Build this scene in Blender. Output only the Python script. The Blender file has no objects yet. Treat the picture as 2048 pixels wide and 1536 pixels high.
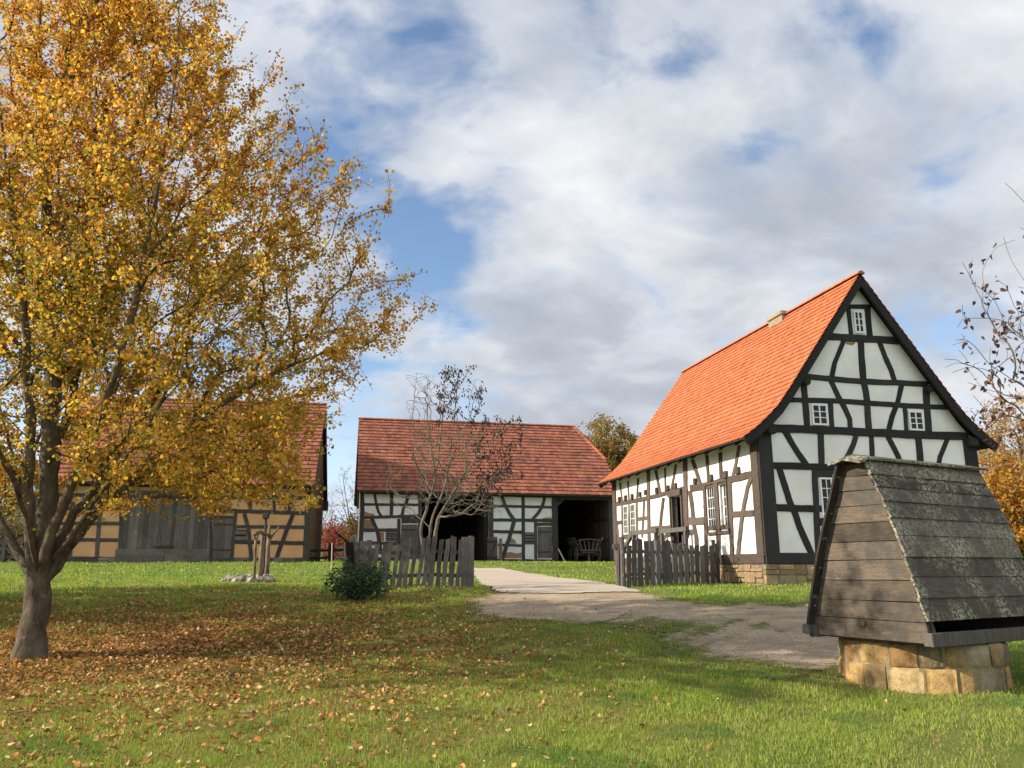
import bpy, math, random
import numpy as np
from mathutils import Vector, noise as mnoise
random.seed(7); rng = np.random.default_rng(11)
scene = bpy.context.scene
COL = scene.collection
PI = math.pi

# ------------------------------------------------------------------ camera
F = 1590.0                       # focal length in pixels of a 2048 px wide frame
PITCH = math.radians(13.026); EYE = 1.6
CAM = np.array([0, 0, EYE])
CR = np.array([1.0, 0, 0]); CU = np.array([0, -math.sin(PITCH), math.cos(PITCH)]); CF = np.array([0, math.cos(PITCH), math.sin(PITCH)])
cd = bpy.data.cameras.new('camera'); cam = bpy.data.objects.new('camera', cd); COL.objects.link(cam)
cam.location = CAM; cam.rotation_euler = (PI/2 + PITCH, 0, 0)
cd.sensor_width = 36; cd.lens = 36*F/2048; cd.clip_end = 3000; cd.clip_start = .05
scene.camera = cam

def ray(px, py): return (px-1024)/F*CR + (768-py)/F*CU + CF
def at(px, py, Y):
    d = ray(px, py); return CAM + d*(Y/d[1])
def az(a):
    a = math.radians(a); return np.array([math.sin(a), math.cos(a), 0.0])

class Plane:                      # a wall plane: origin, direction along the wall, outward normal
    def __init__(s, O, g, n): s.O = np.array(O, float); s.g = g; s.n = n
    def to3(s, u, z, off=0.0): return s.O + s.g*u + s.n*off + np.array([0, 0, z])
    def uz(s, px, py):
        d = ray(px, py); p = CAM + d*(np.dot(s.O-CAM, s.n)/np.dot(d, s.n)) - s.O
        return float(p@s.g), float(p[2])

# ------------------------------------------------------------------ tagging
def tag(o, label=None, cat=None, group=None, kind=None):
    if label: o['label'] = label
    if cat: o['category'] = cat
    if group: o['group'] = group
    if kind: o['kind'] = kind
    return o
def empty(name, loc=(0, 0, 0), label=None, cat=None, group=None):
    o = bpy.data.objects.new(name, None); COL.objects.link(o); o.location = [float(c) for c in loc]; o.empty_display_size = .2
    return tag(o, label, cat, group)
def link_mesh(name, me, mats, parent=None):
    o = bpy.data.objects.new(name, me); COL.objects.link(o)
    for m in (mats if isinstance(mats, (list, tuple)) else [mats]): me.materials.append(m)
    if parent is not None:
        o.parent = parent
        loc = Vector((0, 0, 0)); q = parent
        while q is not None: loc += q.location; q = q.parent
        if loc.length > 0: me.transform(__import__('mathutils').Matrix.Translation(-loc))
    return o

class MB:                         # gathers world-space geometry for ONE mesh object
    def __init__(s): s.v = []; s.f = []; s.c = []; s.col = (1, 1, 1)
    def add(s, vs, fs):
        b = len(s.v); s.v.extend([tuple(map(float, p)) for p in vs]); s.c.extend([s.col]*len(vs))
        s.f.extend([tuple(b+i for i in f) for f in fs])
    def hexa(s, p): s.add(p, [(0, 3, 2, 1), (4, 5, 6, 7), (0, 1, 5, 4), (1, 2, 6, 5), (2, 3, 7, 6), (3, 0, 4, 7)])
    def box(s, c, sx, sy, sz, X=(1, 0, 0), Y=(0, 1, 0), Z=(0, 0, 1)):
        c = np.array(c, float); X = np.array(X, float)*sx/2; Y = np.array(Y, float)*sy/2; Z = np.array(Z, float)*sz/2
        s.hexa([c-X-Y-Z, c+X-Y-Z, c+X+Y-Z, c-X+Y-Z, c-X-Y+Z, c+X-Y+Z, c+X+Y+Z, c-X+Y+Z])
    def rbox(s, c, sx, sy, sz, X=(1, 0, 0), Y=(0, 1, 0), Z=(0, 0, 1), b=.15, jit=0.0):
        # box with chamfered corners: used for stones, blocks
        c = np.array(c, float); X = np.array(X, float); Y = np.array(Y, float); Z = np.array(Z, float); vs = []; fs = []
        hx, hy, hz = sx/2, sy/2, sz/2; bb = b*min(sx, sy, sz); J = lambda: random.uniform(-jit, jit)
        for iz, (zz, k) in enumerate(((-hz, bb), (-hz+bb, 0), (hz-bb, 0), (hz, bb))):
            for (x, y) in ((-hx+k+bb, -hy+k), (hx-k-bb, -hy+k), (hx-k, -hy+k+bb), (hx-k, hy-k-bb), (hx-k-bb, hy-k), (-hx+k+bb, hy-k), (-hx+k, hy-k-bb), (-hx+k, -hy+k+bb)):
                vs.append(c+X*(x+J())+Y*(y+J())+Z*(zz+J()))
        for r in range(3):
            for i in range(8): fs.append((r*8+i, r*8+(i+1) % 8, r*8+8+(i+1) % 8, r*8+8+i))
        fs.append(tuple(range(7, -1, -1))); fs.append(tuple(range(24, 32)))
        s.add(vs, fs)
    def tube(s, pts, rad, n=8, caps=True, wob=0.0):
        pts = [np.array(p, float) for p in pts]; m = len(pts)
        rad = [rad]*m if np.isscalar(rad) else list(rad)
        t0 = pts[1]-pts[0]; t0 = t0/np.linalg.norm(t0)
        a = np.cross(t0, [0, 0, 1.0] if abs(t0[2]) < .9 else [1.0, 0, 0]); a /= np.linalg.norm(a); vs = []
        for i in range(m):
            t = pts[min(i+1, m-1)]-pts[max(i-1, 0)]; t = t/max(np.linalg.norm(t), 1e-9)
            a = a-t*np.dot(a, t); a /= max(np.linalg.norm(a), 1e-9); bb = np.cross(t, a)
            for k in range(n):
                th = 2*PI*k/n; r = rad[i]*(1+random.uniform(-wob, wob))
                vs.append(pts[i]+a*math.cos(th)*r+bb*math.sin(th)*r)
        fs = [(i*n+k, i*n+(k+1) % n, (i+1)*n+(k+1) % n, (i+1)*n+k) for i in range(m-1) for k in range(n)]
        if caps: fs += [tuple(range(n-1, -1, -1)), tuple((m-1)*n+k for k in range(n))]
        s.add(vs, fs)
    def build(s, name, mats, parent=None, smooth=False):
        me = bpy.data.meshes.new(name); me.from_pydata(s.v, [], s.f); me.update()
        at_ = me.color_attributes.new('Col', 'FLOAT_COLOR', 'POINT')
        c = np.ones((len(s.v), 4), np.float32); c[:, :3] = np.array(s.c, np.float32) if s.c else 1; at_.data.foreach_set('color', c.ravel())
        if smooth: me.polygons.foreach_set('use_smooth', np.ones(len(me.polygons), bool))
        return link_mesh(name, me, mats, parent)

def np_mesh(name, V, Q, cols, mats, parent=None, smooth=False):      # V (N,3), Q (M,k), cols (N,3)
    me = bpy.data.meshes.new(name); N = len(V); M, k = Q.shape
    me.vertices.add(N); me.vertices.foreach_set('co', np.ascontiguousarray(V, np.float32).ravel())
    me.loops.add(M*k); me.loops.foreach_set('vertex_index', np.ascontiguousarray(Q, np.int32).ravel())
    me.polygons.add(M); me.polygons.foreach_set('loop_start', np.arange(0, M*k, k, dtype=np.int32))
    me.polygons.foreach_set('loop_total', np.full(M, k, np.int32))
    if smooth: me.polygons.foreach_set('use_smooth', np.ones(M, bool))
    me.update(calc_edges=True)
    a = me.color_attributes.new('Col', 'FLOAT_COLOR', 'POINT'); c = np.ones((N, 4), np.float32); c[:, :3] = cols; a.data.foreach_set('color', c.ravel())
    return link_mesh(name, me, mats, parent)

# ------------------------------------------------------------------ materials
class Mat:
    def __init__(s, name):
        s.m = bpy.data.materials.new(name); s.m.use_nodes = True; s.t = s.m.node_tree; s.t.nodes.clear()
        s.out = s.t.nodes.new('ShaderNodeOutputMaterial'); s.co = s.t.nodes.new('ShaderNodeTexCoord')
    def n(s, typ, **kw):
        nd = s.t.nodes.new(typ)
        for k, v in kw.items():
            if hasattr(nd, k) and k not in ('Scale',): setattr(nd, k, v)
            else: nd.inputs[k.replace('_', ' ')].default_value = v
        return nd
    def l(s, a, b): s.t.links.new(a, b)
    def coord(s, scale=(1, 1, 1), out='Object'):
        mp = s.n('ShaderNodeMapping'); mp.inputs['Scale'].default_value = scale; s.l(s.co.outputs[out], mp.inputs['Vector']); return mp.outputs[0]
    def noise(s, sc, detail=4, rough=.55, vec=None, dist=0):
        nd = s.n('ShaderNodeTexNoise', Scale=sc, Detail=detail, Roughness=rough, Distortion=dist); s.l(vec if vec is not None else s.coord(), nd.inputs['Vector']); return nd.outputs['Fac']
    def ramp(s, fac, stops):
        r = s.n('ShaderNodeValToRGB'); e = r.color_ramp.elements
        while len(e) < len(stops): e.new(.5)
        for i, (p, c) in enumerate(stops): e[i].position = p; e[i].color = (*(c if hasattr(c, '__len__') else (c, c, c)), 1)
        s.l(fac, r.inputs[0]); return r.outputs[0]
    def mix(s, a, b, fac, typ='MIX'):
        x = s.n('ShaderNodeMix', data_type='RGBA', blend_type=typ)
        for i, v in ((6, a), (7, b)):
            if hasattr(v, 'links'): s.l(v, x.inputs[i])
            else: x.inputs[i].default_value = (*v, 1)
        if hasattr(fac, 'links'): s.l(fac, x.inputs[0])
        else: x.inputs[0].default_value = fac
        return x.outputs[2]
    def attr(s): return s.n('ShaderNodeVertexColor', layer_name='Col').outputs['Color']
    def math(s, op, a, b=0.0, c=0.0):
        x = s.n('ShaderNodeMath', operation=op)
        for i, v in enumerate((a, b, c)):
            if hasattr(v, 'links'): s.l(v, x.inputs[i])
            else: x.inputs[i].default_value = v
        return x.outputs[0]
    def finish(s, color, rough=.85, bump=None, bstr=.3, bdist=.02, spec=.25, metal=0.0):
        p = s.n('ShaderNodeBsdfPrincipled'); p.inputs['Roughness'].default_value = rough; p.inputs['Metallic'].default_value = metal
        p.inputs['Specular IOR Level'].default_value = spec
        if hasattr(color, 'links'): s.l(color, p.inputs['Base Color'])
        else: p.inputs['Base Color'].default_value = (*color, 1)
        if bump is not None:
            b = s.n('ShaderNodeBump', Strength=bstr, Distance=bdist); s.l(bump, b.inputs['Height']); s.l(b.outputs[0], p.inputs['Normal'])
        s.l(p.outputs[0], s.out.inputs[0]); return s.m

def m_plaster(name, base, dark, stain=None, amt=.5):
    m = Mat(name); n1 = m.noise(1.1, 5, .6); n2 = m.noise(14, 4, .6); n3 = m.noise(90, 3)
    c = m.mix(base, dark, m.ramp(n1, [(.42, 0), (.75, 1)]))
    c = m.mix(c, tuple(x*.86 for x in base), m.math('MULTIPLY', m.ramp(n2, [(.5, 0), (.75, 1)]), .5))
    if stain:
        n4 = m.noise(.9, 6, .65, m.coord((1, 1, .6)))
        c = m.mix(c, stain, m.math('MULTIPLY', m.ramp(n4, [(.58, 0), (.72, 1)]), amt))
    return m.finish(c, .95, m.math('ADD', n2, m.math('MULTIPLY', n3, .3)), .35, .02, .1)
def m_wood(name, base, dark, light, stretch=(6, 6, 6), rough=.85, moss=None, useattr=True, bstr=.5, blot=None):
    m = Mat(name); v = m.coord(stretch)
    n1 = m.noise(3, 6, .65, v, .6); n2 = m.noise(1.3, 5, .6); n3 = m.noise(11, 5, .7, v)
    c = m.mix(base, dark, m.ramp(n1, [(.4, 0), (.68, 1)])); c = m.mix(c, light, m.math('MULTIPLY', m.ramp(n3, [(.52, 0), (.72, 1)]), .6))
    c = m.mix(c, tuple(x*.6 for x in base), m.math('MULTIPLY', m.ramp(n2, [(.5, 0), (.7, 1)]), .6))
    if blot: c = m.mix(c, blot, m.math('MULTIPLY', m.ramp(m.noise(3.4, 5, .62), [(.47, 0), (.62, 1)]), .78))
    if useattr: c = m.mix(c, m.attr(), 1.0, 'MULTIPLY')
    if moss:
        nb = m.noise(26, 4, .62, None, .3); nc = m.noise(2.2, 4, .6)
        k = m.math('MULTIPLY', m.ramp(nb, [(.47, 0), (.54, 1)]), m.ramp(nc, [(.4, 0), (.62, 1)]))
        nd = m.noise(60, 3, .6); col = m.mix(moss, tuple(min(1, x*1.9) for x in moss), m.ramp(nd, [(.4, 0), (.65, 1)])); c = m.mix(c, col, m.math('MULTIPLY', k, .85))
    return m.finish(c, rough, m.math('ADD', m.math('MULTIPLY', n1, .6), n3), bstr, .012, .15)
def m_attr(name, scale=9, contrast=.35, rough=.9, fine=60, bstr=.4, bdist=.012, stain=None, samt=.5, spec=.2, sscale=1.2, sstretch=(1, 1, 1)):
    m = Mat(name); n1 = m.noise(scale, 5, .62); n2 = m.noise(fine, 4, .6)
    c = m.mix(m.attr(), m.ramp(n1, [(.25, 1-contrast), (.75, 1+contrast*.5)]), 1.0, 'MULTIPLY')
    c = m.mix(c, m.ramp(n2, [(.3, .82), (.7, 1.12)]), 1.0, 'MULTIPLY')
    if stain:
        n3 = m.noise(sscale, 6, .68, m.coord(sstretch)); c = m.mix(c, stain, m.math('MULTIPLY', m.ramp(n3, [(.5, 0), (.68, 1)]), samt))
    return m.finish(c, rough, m.math('ADD', n1, m.math('MULTIPLY', n2, .5)), bstr, bdist, spec)
def m_leaf(name, trans=.45, rough=.6, spec=.3, tint=(1.25, 1.15, .75)):
    m = Mat(name); a = m.attr(); d = m.n('ShaderNodeBsdfPrincipled'); d.inputs['Roughness'].default_value = rough; d.inputs['Specular IOR Level'].default_value = spec
    m.l(a, d.inputs['Base Color']); t = m.n('ShaderNodeBsdfTranslucent'); m.l(m.mix(a, tint, 1.0, 'MULTIPLY'), t.inputs['Color'])
    x = m.n('ShaderNodeMixShader'); x.inputs[0].default_value = trans; m.l(d.outputs[0], x.inputs[1]); m.l(t.outputs[0], x.inputs[2]); m.l(x.outputs[0], m.out.inputs[0]); return m.m
def m_bark(name, base, dark, moss=None, scale=9):
    m = Mat(name); n1 = m.noise(scale, 6, .7, m.coord((1, 1, .35))); n2 = m.noise(2.1, 4); n3 = m.noise(7, 5, .7)
    c = m.mix(dark, base, m.ramp(n1, [(.35, 0), (.65, 1)])); c = m.mix(c, tuple(x*1.7 for x in base), m.math('MULTIPLY', m.ramp(n3, [(.6, 0), (.68, 1)]), .55))
    if moss: c = m.mix(c, moss, m.math('MULTIPLY', m.ramp(n2, [(.5, 0), (.68, 1)]), .6))
    c = m.mix(c, m.attr(), 1.0, 'MULTIPLY')
    return m.finish(c, .95, m.math('ADD', n1, m.math('MULTIPLY', m.noise(34, 5, .7, m.coord((1, 1, .22))), .8)), 1.0, .035, .1)

M = {}
M['plaster'] = m_plaster('white_plaster', (.80, .79, .74), (.66, .655, .61), (.62, .57, .47), .35)
M['barn_plaster'] = m_plaster('aged_white_plaster', (.70, .69, .66), (.56, .54, .50), (.46, .26, .12), .45)
M['clay'] = m_plaster('exposed_clay', (.31, .19, .105), (.22, .135, .08))
M['peach'] = m_plaster('peach_clay_plaster', (.56, .33, .17), (.47, .26, .13), (.40, .19, .085), .5)
M['house_timber'] = m_wood('tarred_timber', (.036, .033, .033), (.026, .024, .025), (.060, .052, .047), (4, 4, 4), .8, None, True, .6)
M['faded_timber'] = m_wood('sun_faded_timber', (.105, .082, .068), (.065, .052, .045), (.17, .14, .115), (4, 4, 4), .85, None, True, .6)
M['barn_timber'] = m_wood('weathered_timber', (.066, .060, .056), (.034, .031, .030), (.135, .125, .115), (5, 5, 2), .9)
M['plank'] = m_wood('grey_plank', (.135, .126, .115), (.06, .055, .052), (.24, .225, .205), (14, 14, 1.2), .9)
M['picket'] = m_wood('grey_picket', (.125, .114, .105), (.06, .055, .053), (.22, .20, .185), (16, 16, 1.5), .9)
M['warm_plank'] = m_wood('brown_plank', (.17, .10, .055), (.09, .055, .035), (.25, .16, .09), (12, 12, 1.2), .9)
M['well_gable'] = m_wood('weathered_brown_board', (.135, .110, .086), (.06, .052, .046), (.33, .265, .19), (1.6, 1.6, 30), .9, None, True, .6, (.062, .058, .055))
M['well_board'] = m_wood('mossy_board', (.125, .108, .088), (.055, .048, .041), (.20, .178, .15), (1.6, 1.6, 30), .9, (.27, .265, .185), True, .6)
M['tile_house'] = m_attr('orange_roof_tile', 5, .25, .85, 50, .3, .01, (.26, .12, .07), .38)
M['tile_barn'] = m_attr('red_roof_tile', 6, .35, .9, 40, .4, .01, (.085, .055, .05), .68, .2, .8, (2.2, 2.2, .5))
M['stone'] = m_attr('sandstone', 11, .45, .95, 70, .9, .025, (.13, .11, .075), .35)
M['mortar'] = m_attr('lime_mortar', 14, .3, .95, 70, .6, .01)
M['rock'] = m_attr('field_rock', 9, .4, .95, 60, .8, .02)
M['bark'] = m_bark('grey_brown_bark', (.145, .122, .098), (.042, .036, .030), (.12, .125, .06))
M['bark_pale'] = m_bark('pale_grey_bark', (.20, .172, .135), (.10, .085, .07), (.21, .20, .125))
M['bark_dark'] = m_bark('dark_bark', (.09, .075, .062), (.045, .038, .032))
M['log'] = m_bark('debarked_log', (.26, .20, .14), (.12, .085, .06))
M['leaf'] = m_leaf('autumn_leaf', .5)
M['dry_leaf'] = m_leaf('dry_leaf', .22, .7, .2)
M['shrub_leaf'] = m_leaf('green_leaf', .3, .45, .4, (1.1, 1.3, .6))
M['grass'] = m_leaf('grass_blade', .4, .55, .25, (1.1, 1.2, .6))
M['white_paint'] = m_attr('white_paint', 20, .08, .5, 60, .1, .004)
mg = Mat('window_glass'); M['glass'] = mg.finish(mg.mix((.018, .018, .022), (.04, .042, .048), mg.noise(2, 3)), .12, None, spec=.18)
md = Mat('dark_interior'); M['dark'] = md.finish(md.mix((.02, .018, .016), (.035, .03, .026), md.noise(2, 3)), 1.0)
mi = Mat('rusty_iron'); M['iron'] = mi.finish(mi.mix((.05, .035, .028), (.10, .06, .04), mi.noise(12, 4)), .8, metal=.3)
mp = Mat('pale_wood'); M['pale'] = mp.finish(mp.mix((.55, .45, .33), (.42, .33, .24), mp.noise(9, 4)), .8)
EXPO = 1.0
CLOUD, BACKFILL = .76, 4.0
SKYBLOBS = [(790, 560, .09, -.085), (840, 410, .06, -.065), (900, 660, .09, -.07), (700, 190, .11, -.075), (890, 130, .08, -.065), (1000, 420, .05, -.045), (1370, 140, .045, -.10), (980, 260, .07, -.065), (620, 250, .07, -.05), (1180, 40, .05, -.06), (1180, 230, .05, -.05), (1480, 270, .05, -.045), (1700, 90, .06, -.05), (1900, 60, .05, -.05), (1250, 420, .14, .06), (1650, 450, .3, .02), (1050, 760, .20, .07), (1900, 250, .3, .02), (700, 960, .12, -.08)]
SKYSHADE = [(1330, 430, .13, .10), (1130, 340, .07, .11), (1550, 560, .14, -.09), (1080, 760, .17, -.12), (1280, 600, .07, .06), (780, 300, .25, .04), (1240, 470, .05, -.05), (1700, 200, .25, -.03)]
NTIPS = 9500; LPT = 25
GRASS = [(4.6, 8.0, 3800, .046, .0052), (8.0, 12.0, 2100, .050, .0068), (12.0, 18.0, 800, .052, .011), (18.0, 27.0, 280, .06, .02), (27.0, 45.0, 60, .07, .04)]
LEAVES = 60000
# ------------------------------------------------------------------ terrain
_py = np.array([-80, -30, 0, 6, 9.3, 11.3, 14, 17, 20, 24, 30, 36, 42, 60, 80, 120, 200, 700.])
_pz = np.array([-1.6, -.6, -.05, .08, .24, .34, .70, 1.0, 1.16, 1.17, 1.45, 1.86, 1.84, 2.0, 3.0, 4.6, 7.0, 14.0])
_ty = np.arange(-80, 700, .25); _tz = np.interp(_ty, _py, _pz); _k = np.exp(-.5*(np.arange(-12, 13)*.25/1.1)**2); _k /= _k.sum(); _tz = np.convolve(np.pad(_tz, 12, 'edge'), _k, 'valid')
def sstep(a, b, x): t = np.clip((x-a)/(b-a), 0, 1); return t*t*(3-2*t)
def H(x, y):
    x = np.asarray(x, float); y = np.asarray(y, float)
    z = np.interp(y, _ty, _tz)
    z = z - .30*np.exp(-((x-5)/3.5)**2-((y-31)/4.5)**2)
    z = z + .07*np.maximum(0, x-20)*sstep(40, 60, y)*(1-sstep(90, 160, y)) - .05*sstep(4, 9, x)*sstep(20, 30, y)*(1-sstep(44, 60, y))
    z = z + .018*np.sin(.9*x+1.3)*np.sin(.7*y+.4)+.012*np.sin(1.7*x+.6*y)+.01*np.sin(2.3*y-1.1*x)
    return z
def Hf(x, y): return float(H(x, y))
def ground(px, py):
    d = ray(px, py); t0 = 3.0
    for i in range(6000):
        p = CAM+d*t0
        if p[2] <= Hf(p[0], p[1]): break
        t0 += .03
    return p

def axis(fine0, fine1, st, far):
    a = list(np.arange(fine0, fine1+1e-6, st)); s = st; v = a[-1]
    while v < far: s *= 1.25; v += s; a.append(v)
    s = st; v = a[0]
    while v > -far: s *= 1.25; v -= s; a.insert(0, v)
    return np.array(a)
gx = axis(-24, 34, .35, 700); gy = axis(-3, 60, .35, 690); gy = gy[gy > -75]
GX, GY = np.meshgrid(gx, gy, indexing='ij'); nx, ny = GX.shape
idx = np.arange(nx*ny).reshape(nx, ny)
Q = np.stack([idx[:-1, :-1], idx[1:, :-1], idx[1:, 1:], idx[:-1, 1:]], -1).reshape(-1, 4)

TREE = at(60, 1335, 11.3); TREE[2] = Hf(TREE[0], TREE[1])
m = Mat('lawn_ground')
vw = m.coord()
nA = m.noise(.35, 5, .6); nB = m.noise(2.2, 6, .7); nC = m.noise(22, 5, .7); nD = m.noise(90, 4, .7)
c = m.mix((.115, .195, .034), (.195, .215, .06), m.ramp(nA, [(.38, 0), (.62, 1)]))
c = m.mix(c, (.065, .12, .026), m.math('MULTIPLY', m.ramp(nB, [(.45, 0), (.65, 1)]), .6))
c = m.mix(c, (.20, .175, .075), m.math('MULTIPLY', m.ramp(nC, [(.5, 0), (.66, 1)]), .45))
c = m.mix(c, (.05, .045, .02), m.math('MULTIPLY', m.ramp(nD, [(.52, 0), (.7, 1)]), .5))
vd = m.n('ShaderNodeVectorMath', operation='DISTANCE'); sc_ = m.n('ShaderNodeVectorMath', operation='MULTIPLY'); m.l(m.co.outputs['Object'], sc_.inputs[0]); sc_.inputs[1].default_value = (.72, 1, 0)
m.l(sc_.outputs[0], vd.inputs[0]); vd.inputs[1].default_value = ((TREE[0]+1.5)*.72, TREE[1]-.2, 0)
lit = m.math('ADD', vd.outputs['Value'], m.math('MULTIPLY', m.math('SUBTRACT', nB, .5), 5.0))
lit = m.ramp(m.math('DIVIDE', lit, 9.0), [(.3, 1), (.85, 0)])
leafc = m.mix((.20, .095, .03), (.30, .17, .05), m.ramp(nC, [(.35, 0), (.6, 1)]))
leafc = m.mix(leafc, (.06, .035, .015), m.math('MULTIPLY', m.ramp(nD, [(.5, 0), (.65, 1)]), .8))
c = m.mix(c, leafc, m.math('MULTIPLY', lit, .6))
M['ground'] = m.finish(c, 1.0, m.math('ADD', nC, nD), 1.0, .03, .05)
g_o = np_mesh('ground', np.stack([GX.ravel(), GY.ravel(), H(GX, GY).ravel()], 1), Q, np.ones((nx*ny, 3)), M['ground'], None, True)
tag(g_o, 'sloping autumn lawn with worn brown patches', None, None, 'structure')

# ------------------------------------------------------------------ drive and path (sheets a few millimetres to centimetres above the lawn)
def poly_px(pts): return np.array([ground(*p)[:2] for p in pts])
def inside(poly, X, Y):
    r = np.zeros(X.shape, bool); n = len(poly)
    for i in range(n):
        x1, y1 = poly[i]; x2, y2 = poly[(i+1) % n]
        c = ((y1 > Y) != (y2 > Y)); xi = (x2-x1)*(Y-y1)/(y2-y1+1e-12)+x1; r ^= c & (X < xi)
    return r
def wob(X, Y, s=1.0):
    return (np.sin(X*2.1*s+Y*1.3*s)+np.sin(X*4.7*s-Y*3.9*s+1.7)*.6+np.sin(X*9.1*s+Y*11.3*s+.5)*.45+np.sin(-X*19*s+Y*17*s)*.3)
PAVE = poly_px([(944, 1137.5), (1004, 1137.5), (1034, 1143), (1112, 1156), (1180, 1163.5), (1232, 1171), (1283, 1186), (1140, 1189), (997, 1187), (984, 1179), (962, 1170), (948, 1150)])
DIRT = poly_px([(990, 1185), (1130, 1187), (1285, 1184), (1330, 1201), (1420, 1213), (1560, 1213), (1700, 1202), (1900, 1176), (2060, 1157), (2200, 1150), (2200, 1163), (2060, 1172), (1900, 1206), (1770, 1262), (1700, 1347), (1600, 1336), (1480, 1322), (1400, 1301), (1330, 1273), (1240, 1254), (1110, 1243), (960, 1240), (930, 1228), (960, 1212)])
_jo = [(0, 0)]+[(math.cos(k*1.9)*(.16+.055*k), math.sin(k*1.9)*(.16+.055*k)*1.3) for k in range(9)]
def dirt_f(X, Y):
    """0..1: how bare the ground is; fades softly into the lawn at the edges of the path"""
    a = wob(X, Y, 1.0)*.10; f = np.zeros(np.shape(X))
    for (dx, dy) in _jo: f += inside(DIRT, X+a+dx, Y+a*1.2+dy)
    f /= len(_jo)
    mid = np.exp(-((X-2.4)/1.9)**2-((Y-13.7)/1.0)**2); edge = np.exp(-((X-.2)/1.2)**2-((Y-13.2)/1.2)**2)
    return np.clip(f-.62*mid*(1+.35*wob(X, Y, 1.7))-.35*edge+.10*wob(X, Y, 2.3)*(f > .02)-.12*(np.sin(X*1.3)*np.sin(Y*2.4+X) > .55), 0, 1)
def dirt_mask(X, Y): return dirt_f(X, Y) > .52+.07*wob(X, Y, 4.0)
def sheet(name, poly, mask, st, lift, mat, label, colf=None):
    x0, y0 = poly.min(0)-.6; x1, y1 = np.minimum(poly.max(0)+.6, [20, 60])
    xs = np.arange(x0, x1, st); ys = np.arange(y0, y1, st); X, Y = np.meshgrid(xs, ys, indexing='ij'); cx = X[:-1, :-1]+st/2; cy = Y[:-1, :-1]+st/2
    k = mask(cx, cy); ii = np.arange(X.size).reshape(X.shape)
    q = np.stack([ii[:-1, :-1], ii[1:, :-1], ii[1:, 1:], ii[:-1, 1:]], -1)[k]
    u, inv = np.unique(q, return_inverse=True); V = np.stack([X.ravel(), Y.ravel(), H(X, Y).ravel()+lift], 1)[u]
    o = np_mesh(name, V, inv.reshape(-1, 4), np.ones((len(u), 3)) if colf is None else np.repeat(colf(V[:, 0], V[:, 1])[:, None], 3, 1), mat, None, True)
    return tag(o, label, None, None, 'structure')
m = Mat('gravel_path'); a1 = m.noise(1.2, 6, .7, m.coord((.6, 1.6, 1))); a2 = m.noise(30, 5, .7); a3 = m.noise(110, 3, .7); a4 = m.noise(7, 6, .72); vo = m.n('ShaderNodeTexVoronoi', Scale=55.0); m.l(m.coord(), vo.inputs['Vector'])
c = m.mix((.52, .415, .30), (.33, .255, .175), m.ramp(a1, [(.38, 0), (.66, 1)])); c = m.mix(c, (.15, .125, .075), m.math('MULTIPLY', m.ramp(a2, [(.50, 0), (.64, 1)]), .8)); c = m.mix(c, (.52, .46, .38), m.math('MULTIPLY', m.ramp(a3, [(.6, 0), (.75, 1)]), .8))
gcol = m.mix((.11, .13, .035), (.20, .165, .08), m.ramp(a2, [(.4, 0), (.6, 1)]))
fz = m.math('ADD', m.attr(), m.math('ADD', m.math('MULTIPLY', m.math('SUBTRACT', a4, .5), 1.5), m.math('MULTIPLY', m.math('SUBTRACT', a2, .5), .9)))
c = m.mix(gcol, c, m.ramp(fz, [(.38, 0), (.66, 1)]))
M['dirt'] = m.finish(c, 1.0, m.math('ADD', vo.outputs['Distance'], a2), .9, .03, .05)
m = Mat('worn_pavement'); a1 = m.noise(.8, 5, .6, m.coord((.3, 1.6, 1))); a2 = m.noise(25, 5, .7); a3 = m.noise(140, 3, .7)
c = m.mix((.44, .375, .30), (.36, .31, .25), m.ramp(a1, [(.4, 0), (.65, 1)])); c = m.mix(c, (.2, .18, .15), m.math('MULTIPLY', m.ramp(a2, [(.55, 0), (.75, 1)]), .5)); c = m.mix(c, (.46, .42, .36), m.math('MULTIPLY', m.ramp(a3, [(.6, 0), (.75, 1)]), .5))
M['pave'] = m.finish(c, .95, a3, .4, .01, .1)
pv = sheet('driveway', PAVE, lambda X, Y: inside(PAVE, X+wob(X, Y)*.03, Y+wob(Y, X)*.03), .09, .030, M['pave'], 'pale paved drive running to the barn')
sd = sheet('gravel_path', DIRT, lambda X, Y: dirt_f(X, Y) > .10, .075, .012, M['dirt'], 'worn gravel path curving past the well', dirt_f)

# ------------------------------------------------------------------ light and sky
SUN_AZ, SUN_EL = -101.5, 27.5
sdv = az(SUN_AZ)*math.cos(math.radians(SUN_EL)); sdv[2] = math.sin(math.radians(SUN_EL))
ld = bpy.data.lights.new('sun', 'SUN'); ld.energy = 4.1; ld.angle = math.radians(.5); ld.color = (1.0, .89, .72)
lo = bpy.data.objects.new('sun', ld); COL.objects.link(lo); lo.rotation_euler = Vector(sdv).to_track_quat('Z', 'Y').to_euler(); lo.location = (-20, 0, 20)
w = bpy.data.worlds.new('World'); scene.world = w; w.use_nodes = True; t = w.node_tree; t.nodes.clear()
wo = t.nodes.new('ShaderNodeOutputWorld'); bg = t.nodes.new('ShaderNodeBackground'); t.links.new(bg.outputs[0], wo.inputs[0])
class WM(Mat):
    def __init__(s): s.t = t; s.co = t.nodes.new('ShaderNodeTexCoord')
W_ = WM()
SKYS = .10
sky = t.nodes.new('ShaderNodeTexSky'); sky.sky_type = 'NISHITA'; sky.sun_disc = False; sky.sun_elevation = math.radians(SUN_EL); sky.sun_rotation = math.radians(SUN_AZ); sky.air_density = 1.0; sky.dust_density = .6; sky.ozone_density = 2.2
gen = W_.co.outputs['Generated']
sep = W_.n('ShaderNodeSeparateXYZ'); W_.l(gen, sep.inputs[0])
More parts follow.
